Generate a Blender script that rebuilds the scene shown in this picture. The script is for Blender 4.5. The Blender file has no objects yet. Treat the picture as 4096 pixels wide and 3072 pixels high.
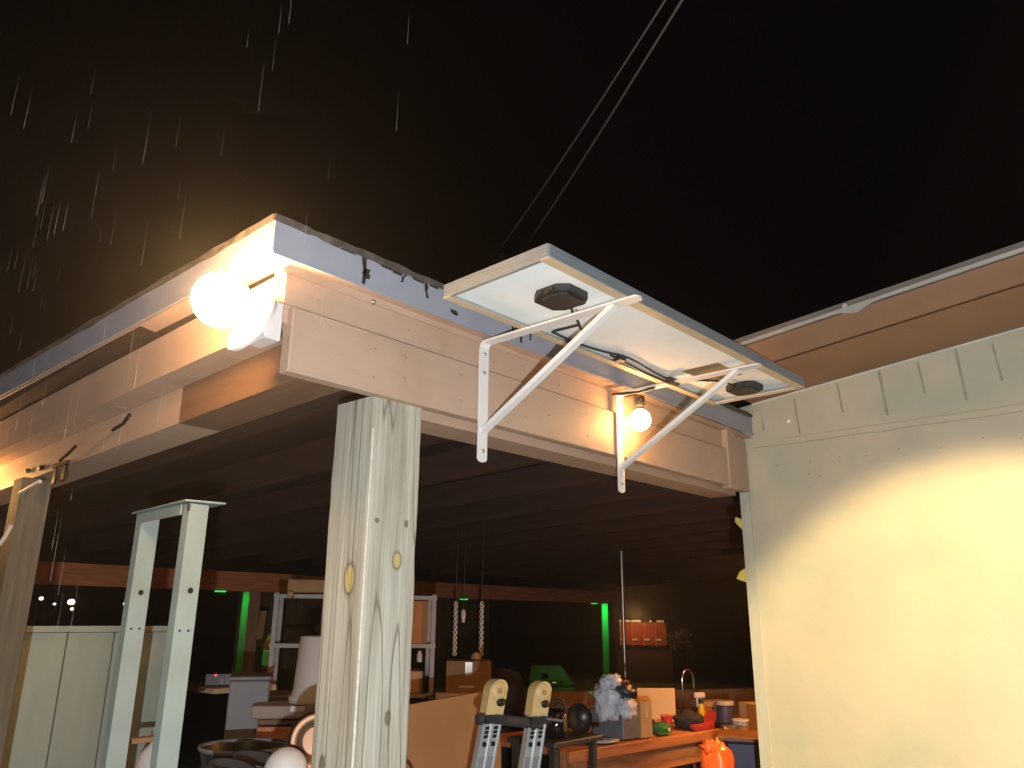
import bpy, math, random
from mathutils import Vector, Matrix, noise
R = math.radians
random.seed(7)
scene = bpy.context.scene
col = scene.collection

# ------------------------------------------------------------------ camera, sky, light
EYE = Vector((0, 0, 1.6))
PITCH, HEAD, ROLL = R(16.8), R(41.4), R(0.5)
fw = Vector((math.cos(HEAD)*math.cos(PITCH), math.sin(HEAD)*math.cos(PITCH), math.sin(PITCH)))
r0 = Vector((math.sin(HEAD), -math.cos(HEAD), 0)); u0 = r0.cross(fw)
rt = math.cos(ROLL)*r0 + math.sin(ROLL)*u0; up = rt.cross(fw)
cam = bpy.data.cameras.new('camera'); cam_o = bpy.data.objects.new('camera', cam); col.objects.link(cam_o)
M = Matrix((rt, up, -fw)).transposed().to_4x4(); M.translation = EYE
cam_o.matrix_world = M
cam.sensor_width = 36; cam.lens = 36*3100/4096; cam.clip_start = .02; cam.clip_end = 1000
scene.camera = cam_o

world = bpy.data.worlds.new("World"); scene.world = world; world.use_nodes = True
wn = world.node_tree.nodes; wl_ = world.node_tree.links
bg = wn['Background']
bg.inputs['Color'].default_value = (.55, .27, .27, 1); bg.inputs['Strength'].default_value = .0022

def lamp(name, kind, loc, power, color, radius=.03, target=None, half=None, blend=.2):
    l = bpy.data.lights.new(name, kind); l.energy = power; l.color = color
    l.shadow_soft_size = radius
    o = bpy.data.objects.new(name, l); col.objects.link(o); o.location = loc
    if target is not None:
        o.rotation_euler = (Vector(target)-Vector(loc)).to_track_quat('-Z', 'Y').to_euler()
    if half: l.spot_size = 2*half; l.spot_blend = blend
    return o
WHITE = (.93, .98, 1.0); WARM = (1.0, .50, .16)
flash = lamp('camera_flash', 'POINT', EYE + rt*.05 - up*.14 - fw*.45, 350, WHITE, .02)

scene.view_settings.view_transform = 'Standard'; scene.view_settings.look = 'None'
scene.view_settings.exposure = 0; scene.view_settings.gamma = 1
scene.view_settings.use_curve_mapping = False
scene.cycles.use_denoising = True
scene.cycles.max_bounces = 6
scene.cycles.sample_clamp_indirect = 4

# ------------------------------------------------------------------ materials
MATS = {}
def mat(name, color, rough=.6, metal=0., var=.12, scale=8., bump=.0, stretch=(1, 1, 1), spec=.5, bscale=None, dirt=None, dirt_scale=3.):
    if name in MATS: return MATS[name]
    m = bpy.data.materials.new(name); m.use_nodes = True; MATS[name] = m
    n = m.node_tree.nodes; L = m.node_tree.links; b = n['Principled BSDF']
    tc = n.new('ShaderNodeTexCoord'); mp = n.new('ShaderNodeMapping'); mp.inputs['Scale'].default_value = stretch
    L.new(tc.outputs['Object'], mp.inputs['Vector'])
    nz = n.new('ShaderNodeTexNoise'); nz.inputs['Scale'].default_value = scale; nz.inputs['Detail'].default_value = 6
    L.new(mp.outputs['Vector'], nz.inputs['Vector'])
    rp = n.new('ShaderNodeValToRGB')
    lo = [max(0, c*(1-var)) for c in color]; hi = [min(1, c*(1+var)) for c in color]
    rp.color_ramp.elements[0].position = .3; rp.color_ramp.elements[1].position = .7
    rp.color_ramp.elements[0].color = (*lo, 1); rp.color_ramp.elements[1].color = (*hi, 1)
    L.new(nz.outputs['Fac'], rp.inputs['Fac'])
    out = rp.outputs['Color']
    if dirt:
        n2 = n.new('ShaderNodeTexNoise'); n2.inputs['Scale'].default_value = dirt_scale; n2.inputs['Detail'].default_value = 8
        L.new(tc.outputs['Object'], n2.inputs['Vector'])
        r2 = n.new('ShaderNodeValToRGB'); r2.color_ramp.elements[0].position = .5; r2.color_ramp.elements[1].position = .72
        r2.color_ramp.elements[0].color = (0, 0, 0, 1); r2.color_ramp.elements[1].color = (.75, .75, .75, 1)
        L.new(n2.outputs['Fac'], r2.inputs['Fac'])
        mx = n.new('ShaderNodeMixRGB'); L.new(r2.outputs['Color'], mx.inputs['Fac']); L.new(out, mx.inputs[1])
        mx.inputs[2].default_value = (*dirt, 1); out = mx.outputs[0]
    L.new(out, b.inputs['Base Color'])
    b.inputs['Roughness'].default_value = rough; b.inputs['Metallic'].default_value = metal
    b.inputs['Specular IOR Level'].default_value = spec
    if bump:
        nb = nz
        if bscale:
            nb = n.new('ShaderNodeTexNoise'); nb.inputs['Scale'].default_value = bscale; nb.inputs['Detail'].default_value = 5
            L.new(mp.outputs['Vector'], nb.inputs['Vector'])
        bp = n.new('ShaderNodeBump'); bp.inputs['Strength'].default_value = bump; bp.inputs['Distance'].default_value = .01
        L.new(nb.outputs['Fac'], bp.inputs['Height']); L.new(bp.outputs['Normal'], b.inputs['Normal'])
    return m
def emit(name, color, strength):
    if name in MATS: return MATS[name]
    m = bpy.data.materials.new(name); m.use_nodes = True; MATS[name] = m
    n = m.node_tree.nodes; L = m.node_tree.links; n.remove(n['Principled BSDF'])
    e = n.new('ShaderNodeEmission'); e.inputs['Color'].default_value = (*color, 1); e.inputs['Strength'].default_value = strength
    L.new(e.outputs[0], n['Material Output'].inputs['Surface'])
    return m

tan = mat('tan_paint', (.48, .325, .24), .55, var=.07, scale=5, bump=.25, stretch=(.25, 1, 1), bscale=30, dirt=(.40, .265, .175), dirt_scale=3.2)
tan_side = mat('tan_paint_side', (.48, .325, .24), .55, var=.07, scale=5, bump=.25, stretch=(1, .25, 1), bscale=30, dirt=(.40, .265, .175), dirt_scale=3.2)
fascia_m = mat('blue_grey_metal', (.335, .34, .395), .45, .0, var=.08, scale=4, dirt=(.25, .27, .33), dirt_scale=4)
tar = mat('tar', (.03, .022, .02), .6, var=.3, scale=20)
felt = mat('roof_felt', (.085, .068, .055), .9, var=.4, scale=25, bump=.8)
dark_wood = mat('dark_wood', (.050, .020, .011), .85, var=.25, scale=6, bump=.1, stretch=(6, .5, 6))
red_wood = mat('red_wood', (.55, .20, .085), .75, var=.25, scale=8, bump=.3, stretch=(.6, 6, 6))
wall_m = mat('wall_paint', (.56, .50, .37), .5, var=.07, scale=2.5, dirt=(.40, .45, .345), dirt_scale=3.1, bump=.15, bscale=22)
grime = mat('grime', (.35, .35, .265), .6, var=.15, scale=30)
soffit_m = mat('brown_fibre', (.33, .175, .09), .7, var=.13, scale=3, dirt=(.24, .13, .07), dirt_scale=2)
drip = mat('pale_drip_edge', (.46, .42, .37), .5, var=.1)
white_metal = mat('white_metal', (.74, .71, .69), .38, var=.03, scale=6)
backsheet = mat('backsheet', (.88, .90, .90), .75, var=.03, scale=3, dirt=(.73, .75, .73), dirt_scale=3)
alum = mat('aluminium', (.33, .36, .39), .42, .5, var=.16, scale=14, stretch=(.5, .5, 12))
alum_lip = mat('anodised_lip', (.55, .45, .30), .5, .1, var=.1, scale=10)
black_pl = mat('black_plastic', (.018, .018, .018), .5, var=.2)
rubber = mat('black_rubber', (.022, .022, .024), .5, var=.2)
steel = mat('steel', (.5, .48, .45), .35, .8, var=.1)
sticker = mat('tan_sticker', (.31, .22, .12), .6, var=.08)
ground_m = mat('ground', (.07, .06, .05), .9, var=.35, scale=4, bump=.5, bscale=30)
frame_white = mat('frame_white', (.38, .47, .45), .5, var=.06, scale=6, dirt=(.33, .36, .32), dirt_scale=5)
hole_m = mat('hole_dark', (.02, .02, .02), .9)
cream_wall = mat('cream_panel', (.37, .42, .35), .6, var=.08, scale=4, stretch=(3, 3, .4))
grey_pl = mat('grey_plastic', (.22, .21, .23), .6, var=.08)
white_pl = mat('white_plastic', (.66, .63, .63), .45, var=.04)
cardboard = mat('cardboard', (.36, .22, .11), .85, var=.1, scale=6)
cardboard_d = mat('cardboard_worn', (.24, .15, .08), .85, var=.15, scale=6)
tape = mat('clear_tape', (.5, .45, .38), .15, var=.05)
wood_table = mat('orange_wood', (.42, .15, .055), .5, var=.3, scale=5, bump=.2, stretch=(.6, 6, 6))
ply = mat('plywood', (.66, .46, .22), .65, var=.08, scale=4)
dark_pl = mat('dark_plastic', (.025, .025, .035), .4, var=.2)
copper = mat('copper', (.16, .085, .05), .4, .9, var=.15, scale=3)
chrome = mat('chrome', (.6, .6, .6), .12, 1., var=.03)
blackmetal = mat('black_iron', (.02, .014, .012), .35, .3, var=.2)
red_m = mat('red_paint', (.5, .03, .025), .4, var=.08)
redcloth = mat('red_cloth', (.28, .015, .02), .85, var=.25)
greencloth = mat('green_cloth', (.02, .13, .04), .85, var=.2)
blackcloth = mat('black_cloth', (.012, .010, .012), .9, var=.2)
orangebag = mat('orange_bag', (.75, .12, .02), .32, var=.15, bump=.6, bscale=14)
bag_m = mat('carrier_bag', (.55, .58, .64), .35, var=.12, bump=.6, bscale=16)
yellow_pl = mat('yellow_plastic', (.70, .50, .03), .4, var=.08)
blue_pl = mat('blue_plastic', (.045, .045, .11), .5, var=.1)
tan_cap = mat('tan_cap_plastic', (.66, .46, .20), .5, var=.05)
green_lid = mat('grill_lid', (.05, .12, .06), .22, .4, var=.08)
grill_m = mat('grill_body', (.02, .02, .02), .5, var=.2)
yel_tag = mat('yellow_ribbon', (.72, .60, .12), .6, var=.06)
cable_m = mat('grey_wire', (.13, .135, .10), .6, var=.1)
hose_m = mat('pale_hose', (.6, .55, .5), .5)
redpanel = mat('red_shed_panel', (.33, .045, .02), .7, var=.2)
rain_m = mat('rain_water', (.8, .82, .85), .1, spec=1.)
n_ = rain_m.node_tree.nodes; tb_ = n_.new('ShaderNodeBsdfTranslucent'); tb_.inputs['Color'].default_value = (.9, .9, .9, 1)
mx_ = n_.new('ShaderNodeMixShader'); mx_.inputs[0].default_value = .6
rain_m.node_tree.links.new(n_['Principled BSDF'].outputs[0], mx_.inputs[1]); rain_m.node_tree.links.new(tb_.outputs[0], mx_.inputs[2]); rain_m.node_tree.links.new(mx_.outputs[0], n_['Material Output'].inputs['Surface'])
dirtw = mat('brown_fence', (.13, .075, .04), .9, var=.3, stretch=(6, 6, .5))
glassm = mat('dark_glass', (.06, .06, .07), .1)

def post_material():
    m = bpy.data.materials.new('weathered_post'); m.use_nodes = True
    n = m.node_tree.nodes; L = m.node_tree.links; b = n['Principled BSDF']
    tc = n.new('ShaderNodeTexCoord'); sep = n.new('ShaderNodeSeparateXYZ'); L.new(tc.outputs['Object'], sep.inputs[0])
    def math_(op, a, c=None, v=None):
        k = n.new('ShaderNodeMath'); k.operation = op
        for i, q in enumerate((a, c)):
            if q is None: continue
            if isinstance(q, (int, float)): k.inputs[i].default_value = q
            else: L.new(q, k.inputs[i])
        return k.outputs[0]
    # side coordinate u = x + y runs round the visible corner
    u = math_('SUBTRACT', sep.outputs['X'], sep.outputs['Y']); z = sep.outputs['Z']
    disp = None; kn = []
    KN = [(-.060, .523, .019, .034), (.104, .572, .013, .019), (.100, .19, .008, .014), (.130, .67, .006, .008), (.030, .67, .006, .005), (-.12, .08, .010, .02)]
    for (ku, kz, rw, rh) in KN:
        du = math_('DIVIDE', math_('SUBTRACT', u, ku), rw); dz = math_('DIVIDE', math_('SUBTRACT', z, kz), rh)
        d2 = math_('ADD', math_('MULTIPLY', du, du), math_('MULTIPLY', dz, dz))
        kn.append(d2)
        # grain pushed aside round the knot (wide in z)
        dz3 = math_('DIVIDE', dz, 2.2); d3 = math_('ADD', math_('MULTIPLY', du, math_('MULTIPLY', du, .35)), math_('MULTIPLY', dz3, dz3))
        push = math_('MULTIPLY', math_('EXPONENT', math_('MULTIPLY', d3, -1.0)), math_('MULTIPLY', du, rw*-.34))
        disp = push if disp is None else math_('ADD', disp, push)
    uu = math_('ADD', u, disp)
    def noisev(su, sz, det, off=0.):
        c = n.new('ShaderNodeCombineXYZ'); L.new(math_('MULTIPLY', uu, su), c.inputs[0]); L.new(math_('MULTIPLY', z, sz), c.inputs[2]); c.inputs[1].default_value = off
        k = n.new('ShaderNodeTexNoise'); k.inputs['Scale'].default_value = 1; k.inputs['Detail'].default_value = det; L.new(c.outputs[0], k.inputs['Vector']); return k.outputs['Fac']
    g1 = noisev(26, 1.5, 4); g2 = noisev(150, 3.0, 3, 7.); g3 = noisev(9, 1.1, 2, 3.)
    r1 = n.new('ShaderNodeValToRGB'); r1.color_ramp.elements[0].position = .36; r1.color_ramp.elements[1].position = .60
    r1.color_ramp.elements[0].color = (.345, .310, .245, 1); r1.color_ramp.elements[1].color = (.50, .470, .400, 1)
    L.new(g1, r1.inputs[0])
    r2 = n.new('ShaderNodeValToRGB'); r2.color_ramp.elements[0].position = .32; r2.color_ramp.elements[1].position = .62
    r2.color_ramp.elements[0].color = (.80, .78, .72, 1); r2.color_ramp.elements[1].color = (1.02, 1.03, 1.0, 1)
    L.new(g2, r2.inputs[0])
    mx = n.new('ShaderNodeMixRGB'); mx.blend_type = 'MULTIPLY'; mx.inputs[0].default_value = .8; L.new(r1.outputs[0], mx.inputs[1]); L.new(r2.outputs[0], mx.inputs[2])
    # drying cracks: thin dark lines
    r3 = n.new('ShaderNodeValToRGB'); e = r3.color_ramp.elements; e[0].position = .490; e[0].color = (0, 0, 0, 1); e[1].position = .510; e[1].color = (0, 0, 0, 1)
    k = e.new(.5); k.color = (.8, .8, .8, 1)
    L.new(noisev(13, .7, 1, 11.), r3.inputs[0])
    mc = n.new('ShaderNodeMixRGB'); L.new(r3.outputs[0], mc.inputs[0]); L.new(mx.outputs[0], mc.inputs[1]); mc.inputs[2].default_value = (.13, .12, .09, 1)
    out = mc.outputs[0]
    for i, d2 in enumerate(kn):
        ring = n.new('ShaderNodeValToRGB'); e = ring.color_ramp.elements
        e[0].position = 0; e[0].color = (.50, .39, .15, 1) if i < 2 else (.2, .17, .12, 1)
        e[1].position = 1; e[1].color = (.19, .16, .11, 1)
        q = e.new(.42); q.color = (.46, .36, .15, 1) if i < 2 else (.16, .13, .1, 1)
        q = e.new(.55); q.color = (.16, .12, .08, 1)
        mm = math_('MULTIPLY', d2, .5); L.new(mm, ring.inputs[0])
        fac = n.new('ShaderNodeMapRange'); fac.inputs['From Min'].default_value = 1.0; fac.inputs['From Max'].default_value = 2.3
        fac.inputs['To Min'].default_value = 1; fac.inputs['To Max'].default_value = 0; L.new(d2, fac.inputs['Value'])
        m2 = n.new('ShaderNodeMixRGB'); L.new(fac.outputs[0], m2.inputs[0]); L.new(out, m2.inputs[1]); L.new(ring.outputs[0], m2.inputs[2]); out = m2.outputs[0]
    L.new(out, b.inputs['Base Color']); b.inputs['Roughness'].default_value = .75
    bp = n.new('ShaderNodeBump'); bp.inputs['Strength'].default_value = .5; bp.inputs['Distance'].default_value = .004
    hs = math_('SUBTRACT', math_('ADD', g2, g1), r3.outputs[0]); L.new(hs, bp.inputs['Height']); L.new(bp.outputs[0], b.inputs['Normal'])
    return m
post_m = post_material()

# ------------------------------------------------------------------ mesh helper
WL = {}
class MB:
    def __init__(s): s.v = []; s.f = []; s.sm = []
    def add(s, vs, fs, smooth=False):
        k = len(s.v); s.v += [Vector(v) for v in vs]
        for f in fs: s.f.append([i+k for i in f]); s.sm.append(smooth)
        return s
    def hexa(s, p):   # p: 4 bottom ccw + 4 top ccw
        return s.add(p, [(3, 2, 1, 0), (4, 5, 6, 7), (0, 1, 5, 4), (1, 2, 6, 5), (2, 3, 7, 6), (3, 0, 4, 7)])
    def box(s, x0, x1, y0, y1, z0, z1, T=None):
        p = [(x0, y0, z0), (x1, y0, z0), (x1, y1, z0), (x0, y1, z0), (x0, y0, z1), (x1, y0, z1), (x1, y1, z1), (x0, y1, z1)]
        if T is not None: p = [T @ Vector(q) for q in p]
        return s.hexa(p)
    def cbox(s, x0, x1, y0, y1, z0, z1, c=.004, T=None):   # chamfered box
        import bmesh
        bm = bmesh.new(); bmesh.ops.create_cube(bm, size=1)
        for v in bm.verts: v.co = Vector(((x0+x1)/2+v.co.x*(x1-x0), (y0+y1)/2+v.co.y*(y1-y0), (z0+z1)/2+v.co.z*(z1-z0)))
        c = min(c, .3*min(x1-x0, y1-y0, z1-z0))
        bmesh.ops.bevel(bm, geom=bm.edges[:], offset=c, segments=1, affect='EDGES', profile=.5)
        bm.verts.index_update()
        vs = [v.co.copy() for v in bm.verts]
        if T is not None: vs = [T @ q for q in vs]
        s.add(vs, [[v.index for v in f.verts] for f in bm.faces]); bm.free(); return s
    def prism(s, pts, ext):   # planar polygon extruded by vector
        n = len(pts); ext = Vector(ext); a = [Vector(p) for p in pts]
        s.add(a + [p+ext for p in a], [tuple(range(n))[::-1], tuple(range(n, 2*n))] + [(i, (i+1) % n, n+(i+1) % n, n+i) for i in range(n)]); return s
    def tube(s, pts, r, n=8, close=True, r_end=None):
        pts = [Vector(p) for p in pts]; rings = []
        prev = None
        for i, p in enumerate(pts):
            d = (pts[min(i+1, len(pts)-1)] - pts[max(i-1, 0)]).normalized()
            a = prev if prev is not None else (Vector((0, 0, 1)) if abs(d.z) < .9 else Vector((1, 0, 0)))
            a = (a - d*a.dot(d)).normalized(); prev = a; b = d.cross(a)
            rr = r if r_end is None else r + (r_end-r)*i/(len(pts)-1)
            rings.append([p + a*(rr*math.cos(2*math.pi*k/n)) + b*(rr*math.sin(2*math.pi*k/n)) for k in range(n)])
        vs = [q for g in rings for q in g]; fs = []
        for i in range(len(pts)-1):
            for k in range(n): fs.append((i*n+k, i*n+(k+1) % n, (i+1)*n+(k+1) % n, (i+1)*n+k))
        s.add(vs, fs, True)
        if close:
            s.add(rings[0], [tuple(range(n))[::-1]]); s.add(rings[-1], [tuple(range(n))])
        return s
    def lathe(s, prof, c, n=24, axis=(0, 0, 1), caps=True):   # prof: (radius, height)
        ax = Vector(axis).normalized(); q = Vector((0, 0, 1)).rotation_difference(ax).to_matrix(); c = Vector(c)
        vs = []; fs = []
        for (r, h) in prof:
            for k in range(n): vs.append(c + q @ Vector((r*math.cos(2*math.pi*k/n), r*math.sin(2*math.pi*k/n), h)))
        for i in range(len(prof)-1):
            for k in range(n): fs.append((i*n+k, i*n+(k+1) % n, (i+1)*n+(k+1) % n, (i+1)*n+k))
        s.add(vs, fs, True)
        if caps:
            if prof[0][0] > 1e-4: s.add(vs[:n], [tuple(range(n))[::-1]])
            if prof[-1][0] > 1e-4: s.add(vs[-n:], [tuple(range(n))])
        return s
    def blob(s, c, rad, seed=0, amp=.25, nu=14, nv=9, freq=2.2, flat=None):
        c = Vector(c); vs = []; fs = []
        for j in range(nv+1):
            th = math.pi*j/nv
            for i in range(nu):
                ph = 2*math.pi*i/nu
                d = Vector((math.sin(th)*math.cos(ph), math.sin(th)*math.sin(ph), math.cos(th)))
                k = 1 + amp*noise.noise(d*freq + Vector((seed*7.3, seed*1.7, 0)))+amp*.5*noise.noise(d*freq*2.7+Vector((seed, 0, 0)))
                p = Vector((d.x*rad[0]*k, d.y*rad[1]*k, d.z*rad[2]*k))
                if flat is not None: p.z = max(p.z, flat)
                vs.append(c+p)
        for j in range(nv):
            for i in range(nu): fs.append((j*nu+i, (j+1)*nu+i, (j+1)*nu+(i+1) % nu, j*nu+(i+1) % nu))
        return s.add(vs, fs, True)
    def build(s, name, material, parent=None, label=None, cat=None, group=None, kind=None, origin=None):
        lo = [min(v[i] for v in s.v) for i in range(3)]; hi = [max(v[i] for v in s.v) for i in range(3)]
        c = Vector(origin) if origin else Vector(((lo[0]+hi[0])/2, (lo[1]+hi[1])/2, lo[2] if parent is None else (lo[2]+hi[2])/2))
        me = bpy.data.meshes.new(name); me.from_pydata([v-c for v in s.v], [], s.f); me.materials.append(material)
        me.polygons.foreach_set('use_smooth', s.sm); me.update()
        o = bpy.data.objects.new(name, me); col.objects.link(o)
        if parent: o.parent = parent; o.location = c - WL[parent.name]
        else: o.location = c
        WL[o.name] = c
        return tag(o, label, cat, group, kind)
def tag(o, label=None, cat=None, group=None, kind=None):
    if label: o['label'] = label
    if cat: o['category'] = cat
    if group: o['group'] = group
    if kind: o['kind'] = kind
    return o
def thing(name, loc, label, cat, group=None, kind=None):
    o = bpy.data.objects.new(name, None); col.objects.link(o); o.location = loc; WL[o.name] = Vector(loc); o.empty_display_size = .1
    return tag(o, label, cat, group, kind)
def copy_mesh(o, loc, parent=None):   # repeat of a part sharing mesh data
    c = o.copy(); col.objects.link(c); WL[c.name] = Vector(loc)
    if parent: c.parent = parent; c.location = Vector(loc) - WL[parent.name]
    else: c.location = loc
    return c
def frame(o, dx, dz=(0, 0, 1)):   # transform with origin o, local x along dx
    x = Vector(dx).normalized(); z = Vector(dz); y = z.cross(x).normalized(); z = x.cross(y)
    T = Matrix((x, y, z)).transposed().to_4x4(); T.translation = Vector(o); return T
def rz(o, a): return Matrix.Translation(Vector(o)) @ Matrix.Rotation(R(a), 4, 'Z')

# ------------------------------------------------------------------ ground
MB().box(-60, 70, -60, 70, -.3, 0).build('ground', ground_m, kind='structure')
# wet air: fine rain mist round the lamps
mist = bpy.data.materials.new('mist'); mist.use_nodes = True; n_ = mist.node_tree.nodes; n_.remove(n_['Principled BSDF'])
pv = n_.new('ShaderNodeVolumePrincipled'); pv.inputs['Color'].default_value = (.95, .95, .95, 1); pv.inputs['Density'].default_value = .0072; pv.inputs['Anisotropy'].default_value = .84
mist.node_tree.links.new(pv.outputs[0], n_['Material Output'].inputs['Volume'])
MB().box(-61, 71, -61, 71, -1.3, 5.2).build('haze', mist, kind='stuff')

# ------------------------------------------------------------------ open pavilion
PV = thing('open_pavilion', (1.0, 1.6, 0), 'open sided flat roofed timber shelter with tan beams and blue grey roof edge', 'shelter')
tl = lambda x: (x-1)*.0105          # the front beam climbs slightly to the right
XE, YE = 11.15, 7.5
def beam_x(x0, x1, y0, y1, z0, z1, mb=None, t=tl):
    mb = mb or MB()
    return mb.hexa([(x0, y0, z0+t(x0)), (x1, y0, z0+t(x1)), (x1, y1, z0+t(x1)), (x0, y1, z0+t(x0)),
                    (x0, y0, z1+t(x0)), (x1, y0, z1+t(x1)), (x1, y1, z1+t(x1)), (x0, y1, z1+t(x0))])
def beam_y(x0, x1, y0, y1, z0, z1, s, mb=None):
    mb = mb or MB(); f = lambda y: s*(y-1.6)
    return mb.hexa([(x0, y0, z0+f(y0)), (x1, y0, z0+f(y0)), (x1, y1, z0+f(y1)), (x0, y1, z0+f(y1)),
                    (x0, y0, z1+f(y0)), (x1, y0, z1+f(y0)), (x1, y1, z1+f(y1)), (x0, y1, z1+f(y1))])
# metal roof edge
fa = beam_x(.885, 3.53, 1.55, 1.556, 2.440, 2.524).build('roof_edge', fascia_m, PV)
beam_x(.885, 3.53, 1.546, 1.552, 2.433, 2.4405).build('edge_bead', fascia_m, PV)
beam_y(.885, .891, 1.5565, 8.0, 2.440, 2.524, -.004).build('roof_edge', fascia_m, PV)
# ragged roofing felt that laps over the edge
def ragged(p0, p1, out, zoff, seed, w=.05, hgt=.012):
    p0, p1, out = Vector(p0), Vector(p1), Vector(out)
    n = 90; up_, dn_, bk = [], [], []
    for i in range(n+1):
        p = p0.lerp(p1, i/n); q = noise.noise(Vector((i*.35, seed, 0))); q2 = noise.noise(Vector((i*.9, seed+5, 0)))
        up_.append(p + out*(.008+.004*q2) + Vector((0, 0, hgt*(1+.5*q)))); dn_.append(p + out*(.006+.003*q) + Vector((0, 0, -.006-.010*max(0, q2)-.006*q)))
        bk.append(p - out*w + Vector((0, 0, hgt*(1.2+.3*q))))
    vs = bk+up_+dn_; fs = []
    m = n+1
    for i in range(n): fs += [(i, i+1, m+i+1, m+i), (m+i, m+i+1, 2*m+i+1, 2*m+i)]
    return MB().add(vs, fs)
ragged((.88, 1.55, 2.524+tl(.88)), (3.53, 1.55, 2.524+tl(3.53)), (0, -1, 0), 0, 3).build('roofing_felt', felt, PV)
ragged((.885, 1.55, 2.524), (.885, 8.0, 2.50), (-1, 0, 0), 0, 9).build('roofing_felt', felt, PV)
# tar runs on the metal
def drip_shape(x, w, top, bot, seed, side=0.):
    n = 9; a = []; b = []
    for i in range(n+1):
        t = i/n; z = top+(bot-top)*t
        ww = 1.35*w*(.5+.5*abs(noise.noise(Vector((t*4.1, seed, 2)))*1.6))*(1-.25*t)
        xx = x + side*t + .006*noise.noise(Vector((t*3, seed, 5)))
        a.append((xx-ww, 1.5475, z)); b.append((xx+ww, 1.5475, z))
    return MB().prism(a + b[::-1], (0, .002, 0))
for i, (x, w, t_, b_, sd) in enumerate([(1.05, .022, 2.53, 2.517, .01), (1.10, .03, 2.53, 2.516, .0), (1.22, .03, 2.53, 2.514, .01), (1.27, .02, 2.53, 2.510, .0), (1.157, .0075, 2.528, 2.443, 0), (1.165, .012, 2.49, 2.462, 0), (1.30, .005, 2.522, 2.492, -.01), (1.375, .006, 2.522, 2.475, .012),
        (1.49, .016, 2.470, 2.456, .01), (1.755, .004, 2.505, 2.455, .006), (1.80, .007, 2.50, 2.449, 0), (1.845, .004, 2.50, 2.470, 0), (1.34, .03, 2.528, 2.514, .01), (1.40, .022, 2.53, 2.515, .01)]):
    drip_shape(x, w, t_+tl(x), b_+tl(x), i*3.1, sd).build('tar_run', tar, PV)
# front boards
beam_x(.95, 3.53, 1.60, 1.64, 2.4225, 2.515).build('eave_board', tan, PV)
beam_x(.955, 3.53, 1.5935, 1.6335, 2.338, 2.4185).build('upper_board', tan, PV)
beam_x(.957, 3.53, 1.606, 1.639, 2.333, 2.337).build('board_groove', dark_wood, PV)
lb = MB(); lb.cbox(.973, 3.285, 1.575, 1.615, 2.164, 2.331, .003)
for v in lb.v: v.z += tl(v.x)
lb.build('lower_board', tan, PV)
tb = MB(); tb.cbox(3.287, 3.37, 1.567, 1.612, 2.150, 2.45, .003)
for v in tb.v: v.z += tl(v.x)
tb.build('end_trim', tan, PV)
beam_x(3.372, 3.53, 1.59, 1.63, 2.16, 2.4).build('end_board', tan, PV)
beam_x(1.45, 3.53, 1.66, 1.79, 2.150, 2.30).build('inner_beam', tan, PV)
nl = None
for i in range(14):
    x = 1.05+i*.165+.02*math.sin(i*2.3)
    for z in (2.21, 2.29) if i % 2 else (2.375,):
        yy = 1.575 if z < 2.33 else 1.5935
        p_ = (x, yy-.0006, z+tl(x)+.006*math.sin(i*4.1))
        if nl is None: nl = MB().lathe([(.0038, 0), (.0038, .001), (.001, .0016)], p_, 8, (0, -1, 0)).build('nail_head', mat('nail_paint', (.36, .24, .17), .5), PV)
        else: copy_mesh(nl, p_, PV)
for (x, z, rx) in ((1.33, 2.285, .012), (1.335, 2.225, .010), (1.98, 2.24, .009), (2.75, 2.28, .011)):
    MB().blob((x, 1.5752, z+tl(x)), (rx, .0012, rx*.8), int(x*10), .3, 12, 8).build('filled_knot', mat('knot_paint', (.43, .28, .20), .5), PV)
# small shiny nail on the seam
MB().lathe([(.008, 0), (.008, .005), (.003, .009)], (1.223, 1.59, 2.424), 10, (0, -1, 0)).build('nail_head', chrome, PV)
# left side: outer ring board, soffit, inner beam
beam_y(.955, .995, 1.60, 8.0, 2.29, 2.425, -.026).build('side_board', tan_side, PV)
beam_y(.893, .954, 1.56, 8.0, 2.437, 2.449, -.006).build('side_soffit', tan_side, PV)
MB().box(.95, 3.53, 1.558, 1.5995, 2.447, 2.453).build('front_soffit', tan, PV)
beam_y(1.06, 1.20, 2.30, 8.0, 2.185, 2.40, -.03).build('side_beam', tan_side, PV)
beam_y(1.06, 1.20, 1.645, 2.299, 2.185, 2.40, -.03).build('side_beam', mat('shaded_brown', (.17, .09, .05), .75, var=.2, scale=6, stretch=(6, .5, 6)), PV, label='near end of the side beam coloured darker for shade')  # shade at the near end is put into this darker brown
# lap boards above the side beam (thin joints)
for k in range(26):
    y = 1.7+k*.24
    beam_y(1.0, 1.058, y, y+.236, 2.30, 2.31, -.03).build('soffit_board', tan_side, PV)
# roof deck and rafters
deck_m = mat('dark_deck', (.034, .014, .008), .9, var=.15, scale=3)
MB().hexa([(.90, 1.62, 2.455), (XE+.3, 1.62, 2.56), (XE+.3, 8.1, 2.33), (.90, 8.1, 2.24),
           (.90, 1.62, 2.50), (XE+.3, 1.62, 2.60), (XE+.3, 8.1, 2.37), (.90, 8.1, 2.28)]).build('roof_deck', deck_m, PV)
raf = None
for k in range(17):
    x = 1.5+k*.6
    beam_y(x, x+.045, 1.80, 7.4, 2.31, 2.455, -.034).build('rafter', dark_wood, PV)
# far beam
fb = MB(); fb.cbox(1.0, XE, 7.5, 7.6, 1.84, 2.032, .004)
fb.build('far_beam', red_wood, PV)
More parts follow.
